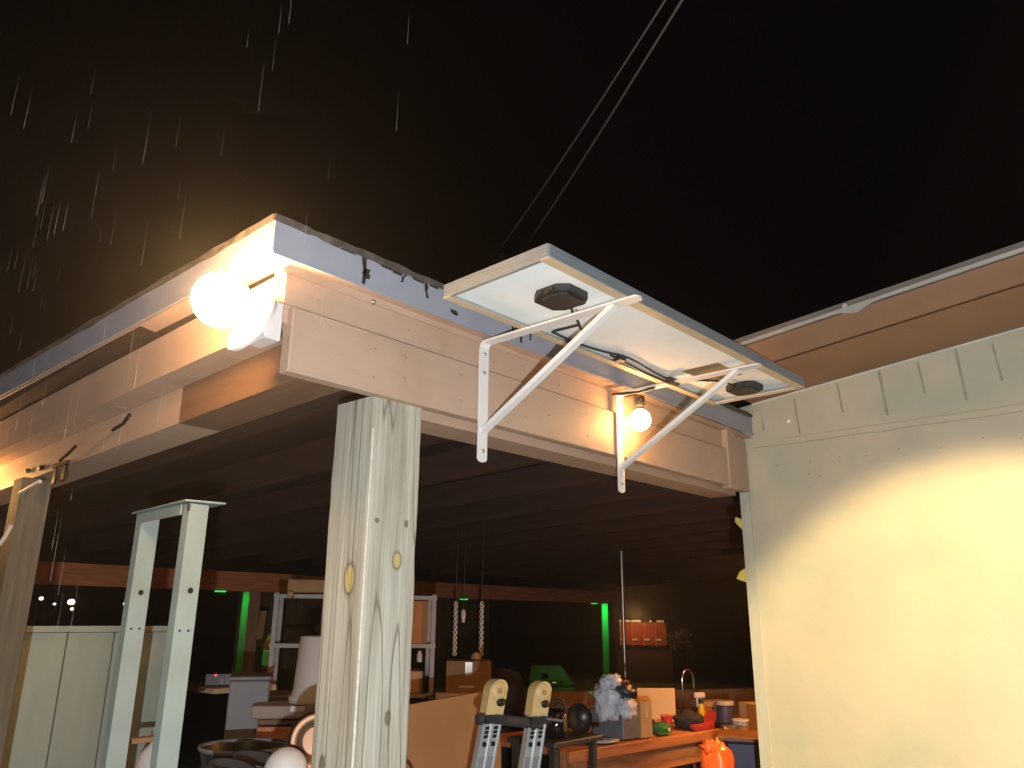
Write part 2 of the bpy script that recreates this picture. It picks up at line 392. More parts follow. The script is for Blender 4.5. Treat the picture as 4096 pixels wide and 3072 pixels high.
# posts
fp = MB(); NR = 90
prof0 = []
for (cx, cy, a0) in ((1.272, 1.612, 180), (1.426, 1.612, 270), (1.426, 1.766, 0), (1.272, 1.766, 90)):
    for k in range(3):
        a = R(a0+45*k); prof0.append((cx, cy, math.cos(a), math.sin(a)))
vs = []
for j in range(NR+1):
    z = 2.170*j/NR
    for i, (cx, cy, ca, sa) in enumerate(prof0):
        k = i//3; rr = .010 + .0022*noise.noise(Vector((z*3.1, k*5.1, 0))) + .0018*noise.noise(Vector((z*14, k*3.3, 2)))
        chip = .007*max(0, noise.noise(Vector((z*5.5, k*9.7, 6)))-.25) if i % 3 == 1 else 0
        w = .0015*noise.noise(Vector((z*1.2, i*.9, 4)))
        vs.append((cx+ca*(rr-chip)+w, cy+sa*(rr-chip), z + (tl(cx)-.001 if j == NR else 0)))
n12 = len(prof0)
fp.add(vs, [(j*n12+i, j*n12+(i+1) % n12, (j+1)*n12+(i+1) % n12, (j+1)*n12+i) for j in range(NR) for i in range(n12)])
fp.add(vs[-n12:], [tuple(range(n12))])
fp.build('weathered_post', post_m, PV, label='big square weathered timber post with two yellow knots', origin=(1.349, 1.689, 1.17))
# split sliver along the front corner
sv = MB(); pts = []
for i in range(26):
    t = i/25; z = 2.08-1.05*t
    pts.append((1.2615+.001*noise.noise(Vector((i*.7, 1, 1))), 1.6015, z))
sv.tube(pts, .0045, 6)
sv.build('split_edge', mat('fresh_wood', (.55, .52, .42), .7, var=.15, scale=40), PV)
fpost2 = MB(); fpost2.cbox(1.02, 1.13, 3.50, 3.61, 0, 2.125, .004); fpost2.build('side_post', mat('olive_post', (.13, .105, .07), .8, var=.2, stretch=(6, 6, .5)), PV)
gp = MB(); gp.cbox(-.07, .07, -.06, .06, 0, 1.839, .004)
gpost_m = mat('far_post', (.30, .19, .12), .8, var=.2, stretch=(6, 6, .5))
p0 = gp.build('far_post', gpost_m, PV, origin=(0, 0, .92))
p0.location = Vector((4.50, 7.55, .92)) - WL[PV.name]
copy_mesh(p0, (10.97, 7.55, .92), PV)
# hanger on the side beam
def on_beam(y, z): return (1.056, y, z)
hg = MB()
hg.box(1.050, 1.059, 3.155, 3.180, 2.075, 2.135); hg.box(1.050, 1.059, 3.245, 3.268, 2.075, 2.135); hg.box(1.046, 1.0585, 3.14, 3.28, 2.137, 2.152)
hg.tube([(1.03, 3.16, 2.15), (1.03, 3.10, 2.163), (1.03, 3.03, 2.185)], .006, 6)
hg.build('black_hanger', blackmetal, PV)
MB().tube([(1.04, 2.62, 2.24), (1.04, 2.66, 2.215), (1.04, 2.74, 2.205)], .006, 6).build('hook', blackmetal, PV)
MB().blob((1.05, 3.41, 2.155), (.01, .025, .010), 3, .4).build('insulator', blackmetal, PV)
MB().blob((1.05, 3.56, 2.16), (.01, .012, .010), 5, .3).build('insulator', blackmetal, PV)

# ------------------------------------------------------------------ white building
WB = thing('white_building', (3.54, 1.6, 0), 'pale painted building with brown eave joined to the shelter on its right', 'building')
wz = lambda y: 2.606+(1.642-y)*.1016
Y0, Y1 = -5., 1.642
MB().hexa([(3.54, Y0, 0), (7., Y0, 0), (7., Y1, 0), (3.54, Y1, 0), (3.54, Y0, wz(Y0)), (7., Y0, wz(Y0)), (7., Y1, wz(Y1)), (3.54, Y1, wz(Y1))]).build('wall', wall_m, WB)
def yb(x0, x1, za, zb, y0=Y0, y1=1.5445):
    return MB().hexa([(x0, y0, wz(y0)+za), (x1, y0, wz(y0)+za), (x1, y1, wz(y1)+za), (x0, y1, wz(y1)+za), (x0, y0, wz(y0)+zb), (x1, y0, wz(y0)+zb), (x1, y1, wz(y1)+zb), (x0, y1, wz(y1)+zb)])
yb(3.055, 3.6, .003, .02).build('soffit', soffit_m, WB)
yb(3.035, 3.053, -.004, .096).build('fascia_board', soffit_m, WB)
yb(3.0545, 3.066, -.006, .0025).build('soffit_joint', dark_wood, WB)
yb(3.02, 7.2, .098, .135).build('roof', mat('roof_sheet', (.2, .16, .13), .8), WB)
yb(3.534, 3.5385, -.006, .002).build('top_trim', mat('trim_white', (.7, .68, .6), .5), WB)
# ragged pale drip edge
n = 70; vs = []; fs = []
for i in range(n+1):
    y = 1.5+(-1.5)*i/n
    q = noise.noise(Vector((y*7, 1.3, 0))); lump = .022*math.exp(-((y-.86)/.045)**2)
    z = wz(y)+.105
    vs += [(3.013, y, z+.006+.003*q), (3.015, y, z-.009-.003*q-lump), (3.033, y, z-.006), (3.033, y, z+.007)]
for i in range(n):
    for j in range(4): fs.append((4*i+j, 4*i+(j+1) % 4, 4*i+4+(j+1) % 4, 4*i+4+j))
MB().add(vs, fs).build('drip_edge', drip, WB)
MB().blob((3.016, .90, wz(.9)+.118), (.012, .014, .012), 4).build('sealant_lump', drip, WB)
# wall trim, dirt runs below the eave, cracked seam
MB().box(3.533, 3.5385, 1.592, 1.642, 0, wz(1.6)-.004).build('corner_trim', mat('trim_grey', (.52, .51, .42), .5, var=.06, stretch=(3, 3, .4)), WB)
def wall_strip(pts, w, name, m, th=.0025):
    """pts (y,z): irregular strip lying on the wall"""
    a, b = [], []
    for i, (y, z) in enumerate(pts):
        d = Vector(pts[min(i+1, len(pts)-1)]) - Vector(pts[max(i-1, 0)]); nn = Vector((-d.y, d.x)).normalized()
        ww = w*(.55+.6*abs(noise.noise(Vector((i*.8, y*9, z*5)))))
        a.append((3.5397-th, y+nn.x*ww, z+nn.y*ww)); b.append((3.5397-th, y-nn.x*ww, z-nn.y*ww))
    return MB().prism(a+b[::-1], (th, 0, 0)).build(name, m, WB)
for i, (y, za, zb, w) in enumerate(((1.335, .03, .20, .0055), (1.13, .012, .155, .006), (.945, .010, .215, .0085), (.785, .02, .165, .005), (.635, .008, .235, .008), (.50, .03, .19, .006), (1.505, .05, .14, .004))):
    wall_strip([(y-.010*k/6, wz(y)-za-(zb-za)*k/6) for k in range(7)], w, 'batten_mark', grime)
for i in range(9):
    MB().lathe([(.0035, 0), (.0035, .0012), (.001, .002)], (3.5398, 1.45-.14*i+.02*math.sin(i*5), 2.30+.012*math.sin(i*3.3)), 8, (-1, 0, 0)).build('nail_head', grime, WB)

wall_strip([(1.56-1.12*k/40, 2.395+.006*noise.noise(Vector((k*.21, 0, 3)))+.001*noise.noise(Vector((k*1.3, 0, 3)))) for k in range(41)], .0022, 'wall_crack', grime)
wall_strip([(1.40-1.0*k/30, 2.425+.003*noise.noise(Vector((k*.3, 4, 3)))) for k in range(31)], .0012, 'wall_crack', grime)
MB().box(3.5355, 3.5395, 1.50, 1.585, 2.47, 2.58).build('patch_plate', wall_m, WB)
MB().lathe([(.012, 0), (.012, .003), (.004, .006)], (3.539, 1.373, 2.505), 12, (-1, 0, 0)).build('glint_disc', mat('glint_white', (.95, .95, .85), .2), WB)  # pale disc stands in for a glint of light on the wall
MB().blob((3.539, 1.30, 2.243), (.002, .008, .002), 2).build('scuff', grime, WB)
MB().blob((3.539, 1.25, 2.230), (.002, .010, .002), 3).build('scuff', grime, WB)

# yellow ribbons at the wall corner
def ribbon(z, pts, label):
    m = MB(); m.prism([(3.56, 1.655+y, z+zz) for y, zz in pts], (.012, .004, 0)); m.build('ribbon', yel_tag, None, label, 'ribbon', 'yellow ribbons at the wall corner')
ribbon(2.02, [(0.0, -.005), (.035, .035), (.030, .06), (.0, .045)], 'upper small yellow ribbon poking out behind the white wall corner')
ribbon(1.80, [(0., -.03), (.048, -.012), (.03, .02), (0, .035)], 'lower small yellow ribbon poking out behind the white wall corner')

# ------------------------------------------------------------------ brackets
def bracket(x, label, rot=0):
    t = thing('shelf_bracket', (x, 1.57, 2.05), label, 'bracket', 'white brackets under the solar panel')
    w = .019; zt = 2.418; zb = 2.043; yf = 1.568; ye = 1.004
    # upright: flat bar with rounded foot
    prof = []
    for k in range(9):
        a = math.pi + math.pi*k/8
        prof.append((x+w*math.cos(a), yf, zb+.010+.012*math.sin(a)))
    prof += [(x+w, yf, zt-.02), (x-w, yf, zt-.02)]
    MB().prism(prof, (0, -.006, 0)).build('upright', white_metal, t)
    # bent corner + arm
    sec = []
    for k in range(7):
        a = (math.pi/2)*k/6
        sec.append((yf-.022+.022*math.cos(a), zt-.022+.022*math.sin(a)))
    mb = MB(); o = [(y, z) for y, z in sec] + [(ye, zt+.002)]; i_ = [(y if k < 6 else y, z) for k, (y, z) in enumerate(sec)]
    ring = []
    path = [(yf, zt-.022)] + sec + [(ye+.006, zt)]
    for (y, z) in path:
        ring.append((y, z))
    nrm = []
    for k in range(len(path)):
        a = Vector(path[min(k+1, len(path)-1)])-Vector(path[max(k-1, 0)]); a.normalize(); nrm.append(Vector((a.y, -a.x)))
    vs = []; fs = []
    for k, (y, z) in enumerate(path):
        q = nrm[k]*-.006
        vs += [(x-w, y, z), (x+w, y, z), (x+w, y+q.x, z+q.y), (x-w, y+q.x, z+q.y)]
    for k in range(len(path)-1):
        for j in range(4): fs.append((4*k+j, 4*k+(j+1) % 4, 4*k+4+(j+1) % 4, 4*k+4+j))
    e = 4*(len(path)-1); fs += [(0, 1, 2, 3), (e, e+1, e+2, e+3)]
    mb.add(vs, fs)
    tip = []
    for k in range(9):
        a = math.pi+math.pi*k/8; tip.append((x+w*math.cos(a), ye+.006+.012*math.sin(a), zt-.006))
    mb.prism(tip, (0, 0, .006))
    mb.build('arm', white_metal, t)
    # brace: channel bar between upright and arm
    p, q = Vector((x, 1.560, 2.128)), Vector((x, 1.075, 2.408)); d = (q-p).normalized(); nn = Vector((0, d.z, -d.y))
    b = MB()
    for (x0, x1, a, c) in ((-.012, .012, 0., .004), (-.012, -.009, .004, .014), (.009, .012, .004, .014)):
        b.hexa([p+Vector((x0, 0, 0))+nn*a, p+Vector((x1, 0, 0))+nn*a, p+Vector((x1, 0, 0))+nn*c, p+Vector((x0, 0, 0))+nn*c,
                q+Vector((x0, 0, 0))+nn*a, q+Vector((x1, 0, 0))+nn*a, q+Vector((x1, 0, 0))+nn*c, q+Vector((x0, 0, 0))+nn*c])
    b.build('brace', white_metal, t)
    for z in (2.378, 2.318, 2.075):
        MB().lathe([(.0065, 0), (.0065, .002), (.003, .0035)], (x, 1.562, z), 10, (0, -1, 0)).build('screw', steel, t)
    MB().lathe([(.006, 0), (.006, .002), (.003, .0035)], (x, 1.10, zt-.006), 10, (0, 0, -1)).build('screw', steel, t)
    return t
bracket(1.643, 'white steel shelf bracket holding the left half of the solar panel')
bracket(2.387, 'white steel shelf bracket beside the glowing bulb under the panel')

# ------------------------------------------------------------------ solar panel
SP = thing('solar_panel', (2.03, 1.21, 2.43), 'long framed solar panel seen from below with white back and two junction boxes', 'solar panel')
o = Vector((1.310, 1.0405, 2.4195)); T = frame(o, (1.433, -.043, 0)); LX, WY, HZ = 1.452, .374, .037
# aluminium frame of four rails with lips: local x along, y towards the shelter
def rail(x0, x1, y0, y1, lip):
    m = MB(); m.cbox(x0, x1, y0, y1, 0.0025, HZ, .0015, T); m.build('frame_rail', alum, SP)
rail(0, LX, 0, .0035, 0); rail(0, LX, WY-.0035, WY, 0); rail(0, .0035, .0037, WY-.0037, 0); rail(LX-.0035, LX, .0037, WY-.0037, 0)
def lip(x0, x1, y0, y1, m_=alum_lip): MB().box(x0, x1, y0, y1, 0, .0023, T).build('frame_lip', m_, SP)
lip(0, LX, 0, .030); lip(0, LX, WY-.026, WY); lip(0, .010, .0302, WY-.0262, alum); lip(LX-.032, LX, .0302, WY-.0262, mat('lip_pale', (.66, .60, .50), .5, var=.06))
for k in range(4):   # ribs pressed into the short end rail
    MB().box(-.002, -.0002, .004, WY-.004, .006+k*.009, .0105+k*.009, T).build('rail_rib', alum, SP)
MB().box(.0037, LX-.0037, .0037, WY-.0037, .022, .027, T).build('backsheet', backsheet, SP)
MB().box(.0037, LX-.0037, .0037, WY-.0037, .0275, .036, T).build('cell_glass', glassm, SP)
def jbox(cx, cy, sx, sy, label=None):
    c = .3; pts = []
    for (a, b) in ((-1, -.55), (-.62, -1), (.62, -1), (1, -.55), (1, .55), (.62, 1), (-.62, 1), (-1, .55)):
        pts.append(T @ Vector((cx+a*sx, cy+b*sy, .0218)))
    m = MB(); m.prism(pts, T.to_3x3() @ Vector((0, 0, -.020)))
    b = m.build('junction_box', black_pl, SP, label=label)
    # clips and lid rim
    r = MB()
    for a in (-1, 1):
        for bb in (-.3, .3): r.box(cx+a*sx-.006, cx+a*sx+.006, cy+bb*sy-.008, cy+bb*sy+.008, .004, .014, T)
    r.build('clip', black_pl, b)
    MB().prism([T @ Vector((cx+a*sx*.8, cy+b2*sy*.8, .0017)) for (a, b2) in ((-1, -.55), (-.62, -1), (.62, -1), (1, -.55), (1, .55), (.62, 1), (-.62, 1), (-1, .55))], T.to_3x3() @ Vector((0, 0, -.006))).build('lid', black_pl, b)
    return b
jbox(.225, .150, .062, .062, 'nearer black junction box'); jbox(1.345, .185, .055, .058, 'farther black junction box')
MB().prism([T @ Vector(p) for p in ((1.035, .125, .0216), (1.215, .125, .0216), (1.215, .265, .0216), (1.035, .265, .0216))], T.to_3x3() @ Vector((0, 0, -.0008))).build('rating_label', sticker, SP)
MB().prism([T @ Vector(p) for p in ((.335, .185, .0217), (.37, .185, .0217), (.37, .197, .0217), (.335, .197, .0217))], T.to_3x3() @ Vector((0, 0, -.0006))).build('small_mark', grime, SP)
def smooth(pts, n=6):
    P = [Vector(p) for p in pts]; out = []
    for i in range(len(P)-1):
        a, b, c, d = P[max(i-1, 0)], P[i], P[i+1], P[min(i+2, len(P)-1)]
        for k in range(n):
            t = k/n; out.append(.5*((2*b)+(c-a)*t+(2*a-5*b+4*c-d)*t*t+(3*b-a-3*c+d)*t**3))
    out.append(P[-1]); return out
def cable(loc, label=None, r=.004):
    MB().tube(smooth([T @ Vector(p) for p in loc]), r, 8).build('cable', rubber, SP, label=label)
cable([(.285, .165, .008), (.33, .190, .004), (.37, .205, -.004), (.388, .213, -.012), (.395, .21, -.02), (.39, .195, -.028), (.365, .19, -.03)], None)
cable([(.388, .22, -.004), (.392, .27, .0), (.40, .31, .006), (.415, .34, .012)])
cable([(.415, .34, .012), (.55, .345, .012), (.66, .335, .014), (.74, .315, .014), (.80, .31, .012), (.93, .325, .010), (1.02, .325, .004), (1.06, .31, -.008), (1.10, .28, .004), (1.20, .215, .012), (1.295, .20, .012)])
cable([(.70, .33, .008), (.80, .335, .006), (.92, .345, .004), (1.02, .34, .0), (1.06, .33, -.008)])
MB().box(.735, .765, .315, .345, .0, .016, T).build('cable_clip', black_pl, SP)
MB().box(1.025, 1.085, .305, .325, -.012, .006, T).build('cable_clip', black_pl, SP)
MB().tube(smooth([(2.375, 1.40, 2.408), (2.372, 1.46, 2.404), (2.36, 1.53, 2.405), (2.33, 1.552, 2.400)]), .006, 8).build('bracket_lead', rubber, None, 'short black lead lashed along the arm of the bracket beside the bulb', 'cable')

# ------------------------------------------------------------------ light bulbs
GLOW = emit('bulb_glow', WARM, 1)
def bulb(c, rad, strength, label, mount, mname):
    t = thing('light_bulb', c, label, 'light bulb', 'bare bulbs hung along the shelter edge')
    c = Vector(c); prof = []
    for k in range(13):
        a = math.pi*k/12; prof.append((rad*math.sin(a)+1e-5, -rad*math.cos(a)))
    e = emit('bulb_glow_'+mname, WARM, strength)
    MB().lathe(prof, c, 20, caps=False).build('glass_globe', e, t)
    s = MB(); s.lathe([(rad*.42, rad*.96), (rad*.42, rad*1.3), (rad*.5, rad*1.32), (rad*.5, rad*2.2), (rad*.2, rad*2.35)], c, 14)
    s.build('socket', black_pl, t)
    MB().tube(mount, .006, 6).build('socket_arm', blackmetal, t)
    return t
B1 = (.812, 1.627, 2.309)
t = thing('light_bulb', B1, 'glaring bare bulb on a round lampholder at the near corner of the shelter roof', 'light bulb', 'bare bulbs hung along the shelter edge')
c = Vector(B1); axb = Vector((-1, -.02, .42)).normalized()
MB().lathe([(.066*math.sin(math.pi*k/14)+1e-5, -.066*math.cos(math.pi*k/14)) for k in range(15)], c, 28, axb, caps=False).build('glass_globe', emit('bulb_glow_corner', (1, .56, .22), 250), t)
MB().lathe([(.078, -.098), (.082, -.085), (.040, -.078), (.034, -.062), (.030, -.050)], c, 24, axb).build('lampholder', white_pl, t)
m = MB(); m.cbox(.908, .9535, 1.585, 1.675, 2.235, 2.335, .004); m.build('mounting_box', white_pl, t)
B2 = (2.427, 1.50, 2.313)
bulb(B2, .041, 85, 'glowing bare bulb behind the bracket under the solar panel', [(2.427, 1.50, 2.405), (2.427, 1.53, 2.418), (2.427, 1.594, 2.418)], 'middle')
B3 = (.87, 4.05, 2.12)
bulb(B3, .045, 190, 'bare bulb on the far left side of the shelter outside the picture', [(.87, 4.05, 2.23), (.87, 4.05, 2.30), (.957, 4.05, 2.33)], 'side')

# added pendant lamp, unseen round the white building's corner, to light the interior
PLC = (4.35, 1.80, 2.0)
PL = thing('added_pendant_lamp', PLC, 'added unseen shaded lamp lighting the counter from behind the white wall corner', 'lamp')
MB().lathe([(.03, .10), (.05, .09), (.15, -.06), (.155, -.065)], PLC, 24, caps=False).build('lamp_shade', white_metal, PL)
MB().lathe([(.035*math.sin(math.pi*k/8)+1e-5, -.035*math.cos(math.pi*k/8)) for k in range(9)], (PLC[0], PLC[1], PLC[2]-.068), 16, caps=False).build('bulb', emit('added_pendant_glow', (1, .38, .075), 1200), PL)
MB().tube([(PLC[0], PLC[1], PLC[2]+.1), (PLC[0], PLC[1], 2.5)], .004, 6).build('flex', rubber, PL)

# flood lamp that throws the pool of light on the white wall
fc = Vector((.8, -.6, 3.4)); ax = (Vector((3.54, .80, 1.15))-fc).normalized()
FL = thing('yard_lamp', (.55, -.75, 0), 'hooded yard lamp on a slim pole throwing golden light on the white wall', 'lamp')
MB().lathe([(.03, -.16), (.035, -.06), (.06, .02), (.07, .05)], fc, 20, ax, caps=False).build('reflector', white_metal, FL)
MB().tube([fc-ax*.16, fc-ax*.19, (.55, -.75, 3.55), (.55, -.75, 0)], .015, 8).build('pole', blackmetal, FL)
sp = lamp('yard_beam', 'SPOT', fc, 1080, (1.0, .72, .33), .05, fc+ax, R(16.7), .38)

# ------------------------------------------------------------------ overhead wires
def wire(p, q, label, r=.009):
    p, q = Vector(p), Vector(q); pts = []
    for k in range(25):
        t = k/24; w = p.lerp(q, t); w.z -= .03*math.sin(math.pi*t); pts.append(w)
    MB().tube(pts, r, 6).build('overhead_wire', cable_m, None, label, 'wire', 'overhead wires')
def ray(x, y): return (fw + rt*((x-2048)/3100) - up*((y-1536)/3100))
wire((3.91, 3.428, 4.114), (2.015, .884, 3.781), 'brighter right hand overhead wire of the pair rising above the solar panel', .0055)
wire((3.78, 3.571, 4.08), (1.994, .929, 3.796), 'fainter left hand overhead wire of the pair above the solar panel', .0045)
MB().tube([(3.84, 3.50, 2.49), (3.84, 3.50, 4.16)], .03, 10).build('roof_mast', steel, None, 'steel service mast on the shelter roof where the two wires end', 'mast')

# ------------------------------------------------------------------ white steel frame on the left
SF = thing('steel_frame', (1.33, 2.85, 0), 'tall white steel trestle of two drilled channels under a flat cap plate', 'frame')
def channel(x0, x1, y0, y1, zt):
    m = MB(); m.box(x0, x1, y0, y0+.004, 0, zt); m.box(x0, x0+.004, y0+.0042, y1, 0, zt); m.box(x1-.004, x1, y0+.0042, y1, 0, zt)
    return m.build('channel', frame_white, SF)
ch1 = channel(1.285, 1.355, 2.615, 2.66, 1.972)
ch2 = channel(1.315, 1.385, 3.05, 3.095, 1.972)
cp = MB(); cp.prism([(1.262, 2.603, 1.976), (1.395, 2.575, 1.976), (1.44, 3.09, 1.976), (1.305, 3.125, 1.976)], (0, 0, .006)); cp.build('cap_plate', frame_white, SF)
MB().hexa([(1.278, 2.665, 1.935), (1.284, 2.665, 1.935), (1.312, 3.045, 1.935), (1.306, 3.045, 1.935), (1.278, 2.665, 1.972), (1.284, 2.665, 1.972), (1.312, 3.045, 1.972), (1.306, 3.045, 1.972)]).build('cross_bar', frame_white, SF)
for (x, y, z, r) in ((1.325, 2.6148, 1.68, .010), (1.352, 3.0498, 1.68, .010), (1.305, 2.6148, 1.55, .004), (1.335, 2.6148, 1.55, .004), (1.335, 3.0498, 1.55, .004), (1.365, 3.0498, 1.55, .004)):
    MB().lathe([(r, -.0015), (r, .001)], (x, y, z), 14, (0, -1, 0)).build('bolt_hole', hole_m, SF)
MB().box(1.279, 1.287, 2.612, 2.620, 1.945, 1.975).build('weld_tab', chrome, SF)

# ------------------------------------------------------------------ half wall on the left
HW = thing('half_wall', (1.6, 4.2, 0), 'chest high pale boarded partition behind the white steel trestle', 'partition')
x = 1.10
for w in (.245, .20, .22, .19, .17):
    m = MB(); m.cbox(x, x+w-.006, 4.2, 4.225, 0, 1.515, .003); m.build('board', cream_wall, HW); x += w
MB().box(1.10, x-.006, 4.228, 4.26, 0, 1.51).build('backing', dark_wood, HW)
MB().box(1.09, x, 4.19, 4.27, 1.517, 1.545).build('top_rail', cream_wall, HW)
# hose/conduit near the side post
MB().tube(smooth([(1.00, 3.46, 1.93), (.985, 3.50, 1.86), (.95, 3.58, 1.80), (.90, 3.68, 1.745), (.85, 3.75, 1.70)]), .008, 8).build('garden_hose', hose_m, None, 'pale hose drooping past the olive side post', 'hose')
MB().tube([(1.02, 3.30, 2.085), (1.02, 3.50, 2.06)], .008, 8).build('conduit', hose_m, None, 'short pale conduit under the lit side beam beside the post', 'pipe')

# distant lights above the half wall
def far_light(x, y, z, rad, col_, s, label):
    t = thing('distant_lamp', (x, y, 0), label, 'lamp', 'distant lamps beyond the partition')
    MB().tube([(x, y, 0), (x, y, z-rad)], .03, 6).build('pole', blackmetal, t)
    MB().blob((x, y, z), (rad*1.3, rad, rad), 2, .1).build('lamp_head', emit('far_'+str(s)+str(col_[2]), col_, s), t)
def dirpt(px, py, d):
    v = ray(px, py); h = math.hypot(v.x, v.y); return EYE + v*(d/h)
for (px, py, rad, c_, s, lb) in ((285, 2408, .045, (1, .72, .4), 9, 'brightest distant lamp seen through the gap above the partition'),
        (285, 2436, .03, (1, .6, .3), 3, 'dimmer distant lamp just below the brightest one above the partition'),
        (165, 2394, .03, (1, .85, .7), 2.0, 'faint distant lamp near the olive side post above the partition'),
        (112, 2396, .022, (1, .85, .7), 1.2, 'tiny distant lamp farthest to the left above the partition'),
        (218, 2416, .022, (.9, .9, .9), 1.2, 'tiny distant lamp left of the brightest one above the partition'),
        (500, 2415, .028, (.9, .95, 1), 1.2, 'cool white distant lamp close to the white steel trestle')):
    p = dirpt(px, py, 16.); far_light(p.x, p.y, p.z, rad, c_, s, lb)

# ------------------------------------------------------------------ green lights under the far beam
def green(x, y, p, label, aim=None):
    t = thing('green_light', (x, y, 1.83), label, 'light', 'green lights under the far beam')
    MB().box(x-.05, x+.05, y-.025, y+.025, 1.827, 1.8385).build('green_lens', emit('green_glow', (.0, 1, .12), 1.1), t)
    MB().box(x-.06, x+.06, y+.0255, y+.035, 1.82, 1.839).build('housing', black_pl, t)
    return lamp('green_led', 'SPOT', (x, y-.02, 1.812), p, (0, 1, .1), .02, aim or (x+.9, y-.02, .8), R(62) if not aim else R(9), .6)
green(4.14, 7.545, 8, 'green light under the far beam beside the fire extinguisher post')
green(7.63, 7.545, 4, 'green light under the far beam above the hanging chains')
green(10.60, 7.545, 26, 'green light under the far beam beside the brightly lit green post')

# ------------------------------------------------------------------ back fence, yard things
BF = thing('back_fence', (7.5, 9., 0), 'dim brown board fence far behind the hanging chains', 'fence')
for k in range(22):
    m = MB(); m.cbox(5.2+k*.205, 5.2+k*.205+.195, 9.0, 9.02, 0, 1.98+.02*random.random(), .003); m.build('board', dirtw, BF)
# red shed far away
RS = thing('red_shed', (18.3, 12, 0), 'far red shed with upright panels and pale lit trim beyond the shelter', 'shed')
A = Vector((18.36, 12.25, 0)); Bp = Vector((18.98, 11.10, 0)); dx = (Bp-A); LN = dx.length
TS = frame(A, dx)
for k in range(4):
    MB().box(k*.31, k*.31+.06, 0, .06, .92, 1.52, TS).build('upright', mat('shed_upright', (.42, .09, .04), .7), RS)
    MB().box(k*.31+.065, k*.31+.30, .03, .05, .94, 1.5, TS).build('red_panel', redpanel, RS)
    MB().box(k*.31+.02, k*.31+.16, -.03, -.005, 1.055, 1.10, TS).build('pale_trim', white_pl, RS)
for (a, b) in ((.0, .30), (.33, .58), (.80, .86), (1.0, 1.18)):
    MB().box(a, b, -.04, -.005, 1.52, 1.575, TS).build('pale_trim', white_pl, RS)
MB().box(-.1, 1.35, .2, 1.5, 0, 1.53, TS).build('body', dark_wood, RS)
lamp('shed_lamp', 'POINT', TS @ Vector((.5, -.9, 1.7)), 34, WARM, .05)
TR = thing('bush', (18.9, 10.7, 0), 'small bush catching orange light beside the far red shed', 'bush')
tb = MB()
for k in range(420):
    d = Vector((random.gauss(0, 1), random.gauss(0, 1), random.gauss(0, 1))).normalized()*random.random()**.4
    c = TS @ Vector((1.62+d.x*.42, -.1+d.y*.3, 1.08+d.z*.28)); s_ = .055
    q = Matrix.Rotation(random.random()*6, 3, Vector((random.random(), random.random(), random.random()+.1)))
    tb.add([c+q @ Vector(p) for p in ((-s_, 0, 0), (0, -s_*.5, 0), (s_, 0, .01), (0, s_*.5, 0))], [(0, 1, 2, 3)])
tb.build('leaves', mat('bush_leaf', (.10, .07, .03), .7, var=.3), TR, kind='stuff')
MB().tube([TS @ Vector((1.75, -.1, 0)), TS @ Vector((1.75, -.1, 1.0))], .03, 6, r_end=.01).build('stem', dark_wood, TR)
MB().tube([(6.677, 4.407, 0), (6.677, 4.407, 2.3)], .018, 10).build('conduit_pole', steel, None, 'thin grey metal pole standing right of the bright green post', 'pole')

# ------------------------------------------------------------------ metal shelf unit
SH = thing('shelf_unit', (3.42, 4.45, 0), 'grey metal shelving unit partly hidden behind the big post', 'shelves')
a = Vector((2.99, 4.735, 0)); b = Vector((3.845, 4.07, 0)); TSH = frame(a, b-a); LS = (b-a).length
for (x, y) in ((0, 0), (LS-.03, 0), (0, .36), (LS-.03, .36)):
    m = MB(); m.box(x, x+.03, y, y+.004, 0, 1.75, TSH); m.box(x, x+.004, y+.0042, y+.03, 0, 1.75, TSH); m.build('leg', mat('shelf_grey', (.32, .31, .31), .5), SH)
for z in (.6, 1.085, 1.40, 1.715):
    m = MB(); m.box(-.004, LS+.004, -.006, -.001, z, z+.026, TSH); m.box(0, LS, .0, .39, z+.018, z+.022, TSH); m.build('shelf', mat('shelf_grey', (.32, .31, .31), .5), SH)
def crate(name, TT, sx, sy, sz, m, label, cat, lid=None, c=.004, group=None):
    t = thing(name, TT.translation, label, cat, group)
    bx = MB(); bx.cbox(0, sx, 0, sy, 0, sz, c, TT); bx.build('body', m, t)
    return t
def carton(TT, sx, sy, sz, m, label, tape_on=True, openf=False):
    t = thing('cardboard_box', TT.translation, label, 'box')
    for (x0, x1, y0, y1) in ((0, sx, 0, .006), (0, sx, sy-.006, sy), (0, .006, .0062, sy-.0062), (sx-.006, sx, .0062, sy-.0062)):
        MB().box(x0, x1, y0, y1, .0, sz, TT).build('side', m, t)
    MB().box(.0065, sx-.0065, .0065, sy-.0065, 0, .006, TT).build('base', m, t)
    MB().box(0, sx, 0, sy/2-.003, sz+.0005, sz+.006, TT).build('flap', m, t); MB().box(0, sx, sy/2+.003, sy, sz+.0005, sz+.006, TT).build('flap', m, t)
    if tape_on: MB().box(sx*.42, sx*.58, -.002, -.0004, sz*.55, sz, TT).build('tape_strip', tape, t)
    return t
mcard = mat('orange_carton', (.50, .20, .07), .8, var=.1)
TT = TSH.copy(); TT.translation = TSH @ Vector((LS-.30, .05, 1.427)); carton(TT, .25, .28, .275, mcard, 'orange brown carton on the upper shelf right of the big post')
TT = TSH.copy(); TT.translation = TSH @ Vector((LS-.34, .05, 1.112)); carton(TT, .27, .28, .13, mat('pale_carton', (.55, .32, .17), .8), 'low pale carton on the lower shelf right of the big post')
MB().lathe([(.018, 0), (.02, .05), (.012, .055), (.012, .07)], TSH @ Vector((LS-.1, .02, 1.31)), 12).build('shelf_fitting', white_pl, None, 'small white fitting hanging under the upper shelf beside the carton', 'fitting')
TT = TSH.copy(); TT.translation = TSH @ Vector((.08, -.02, 1.752)); 
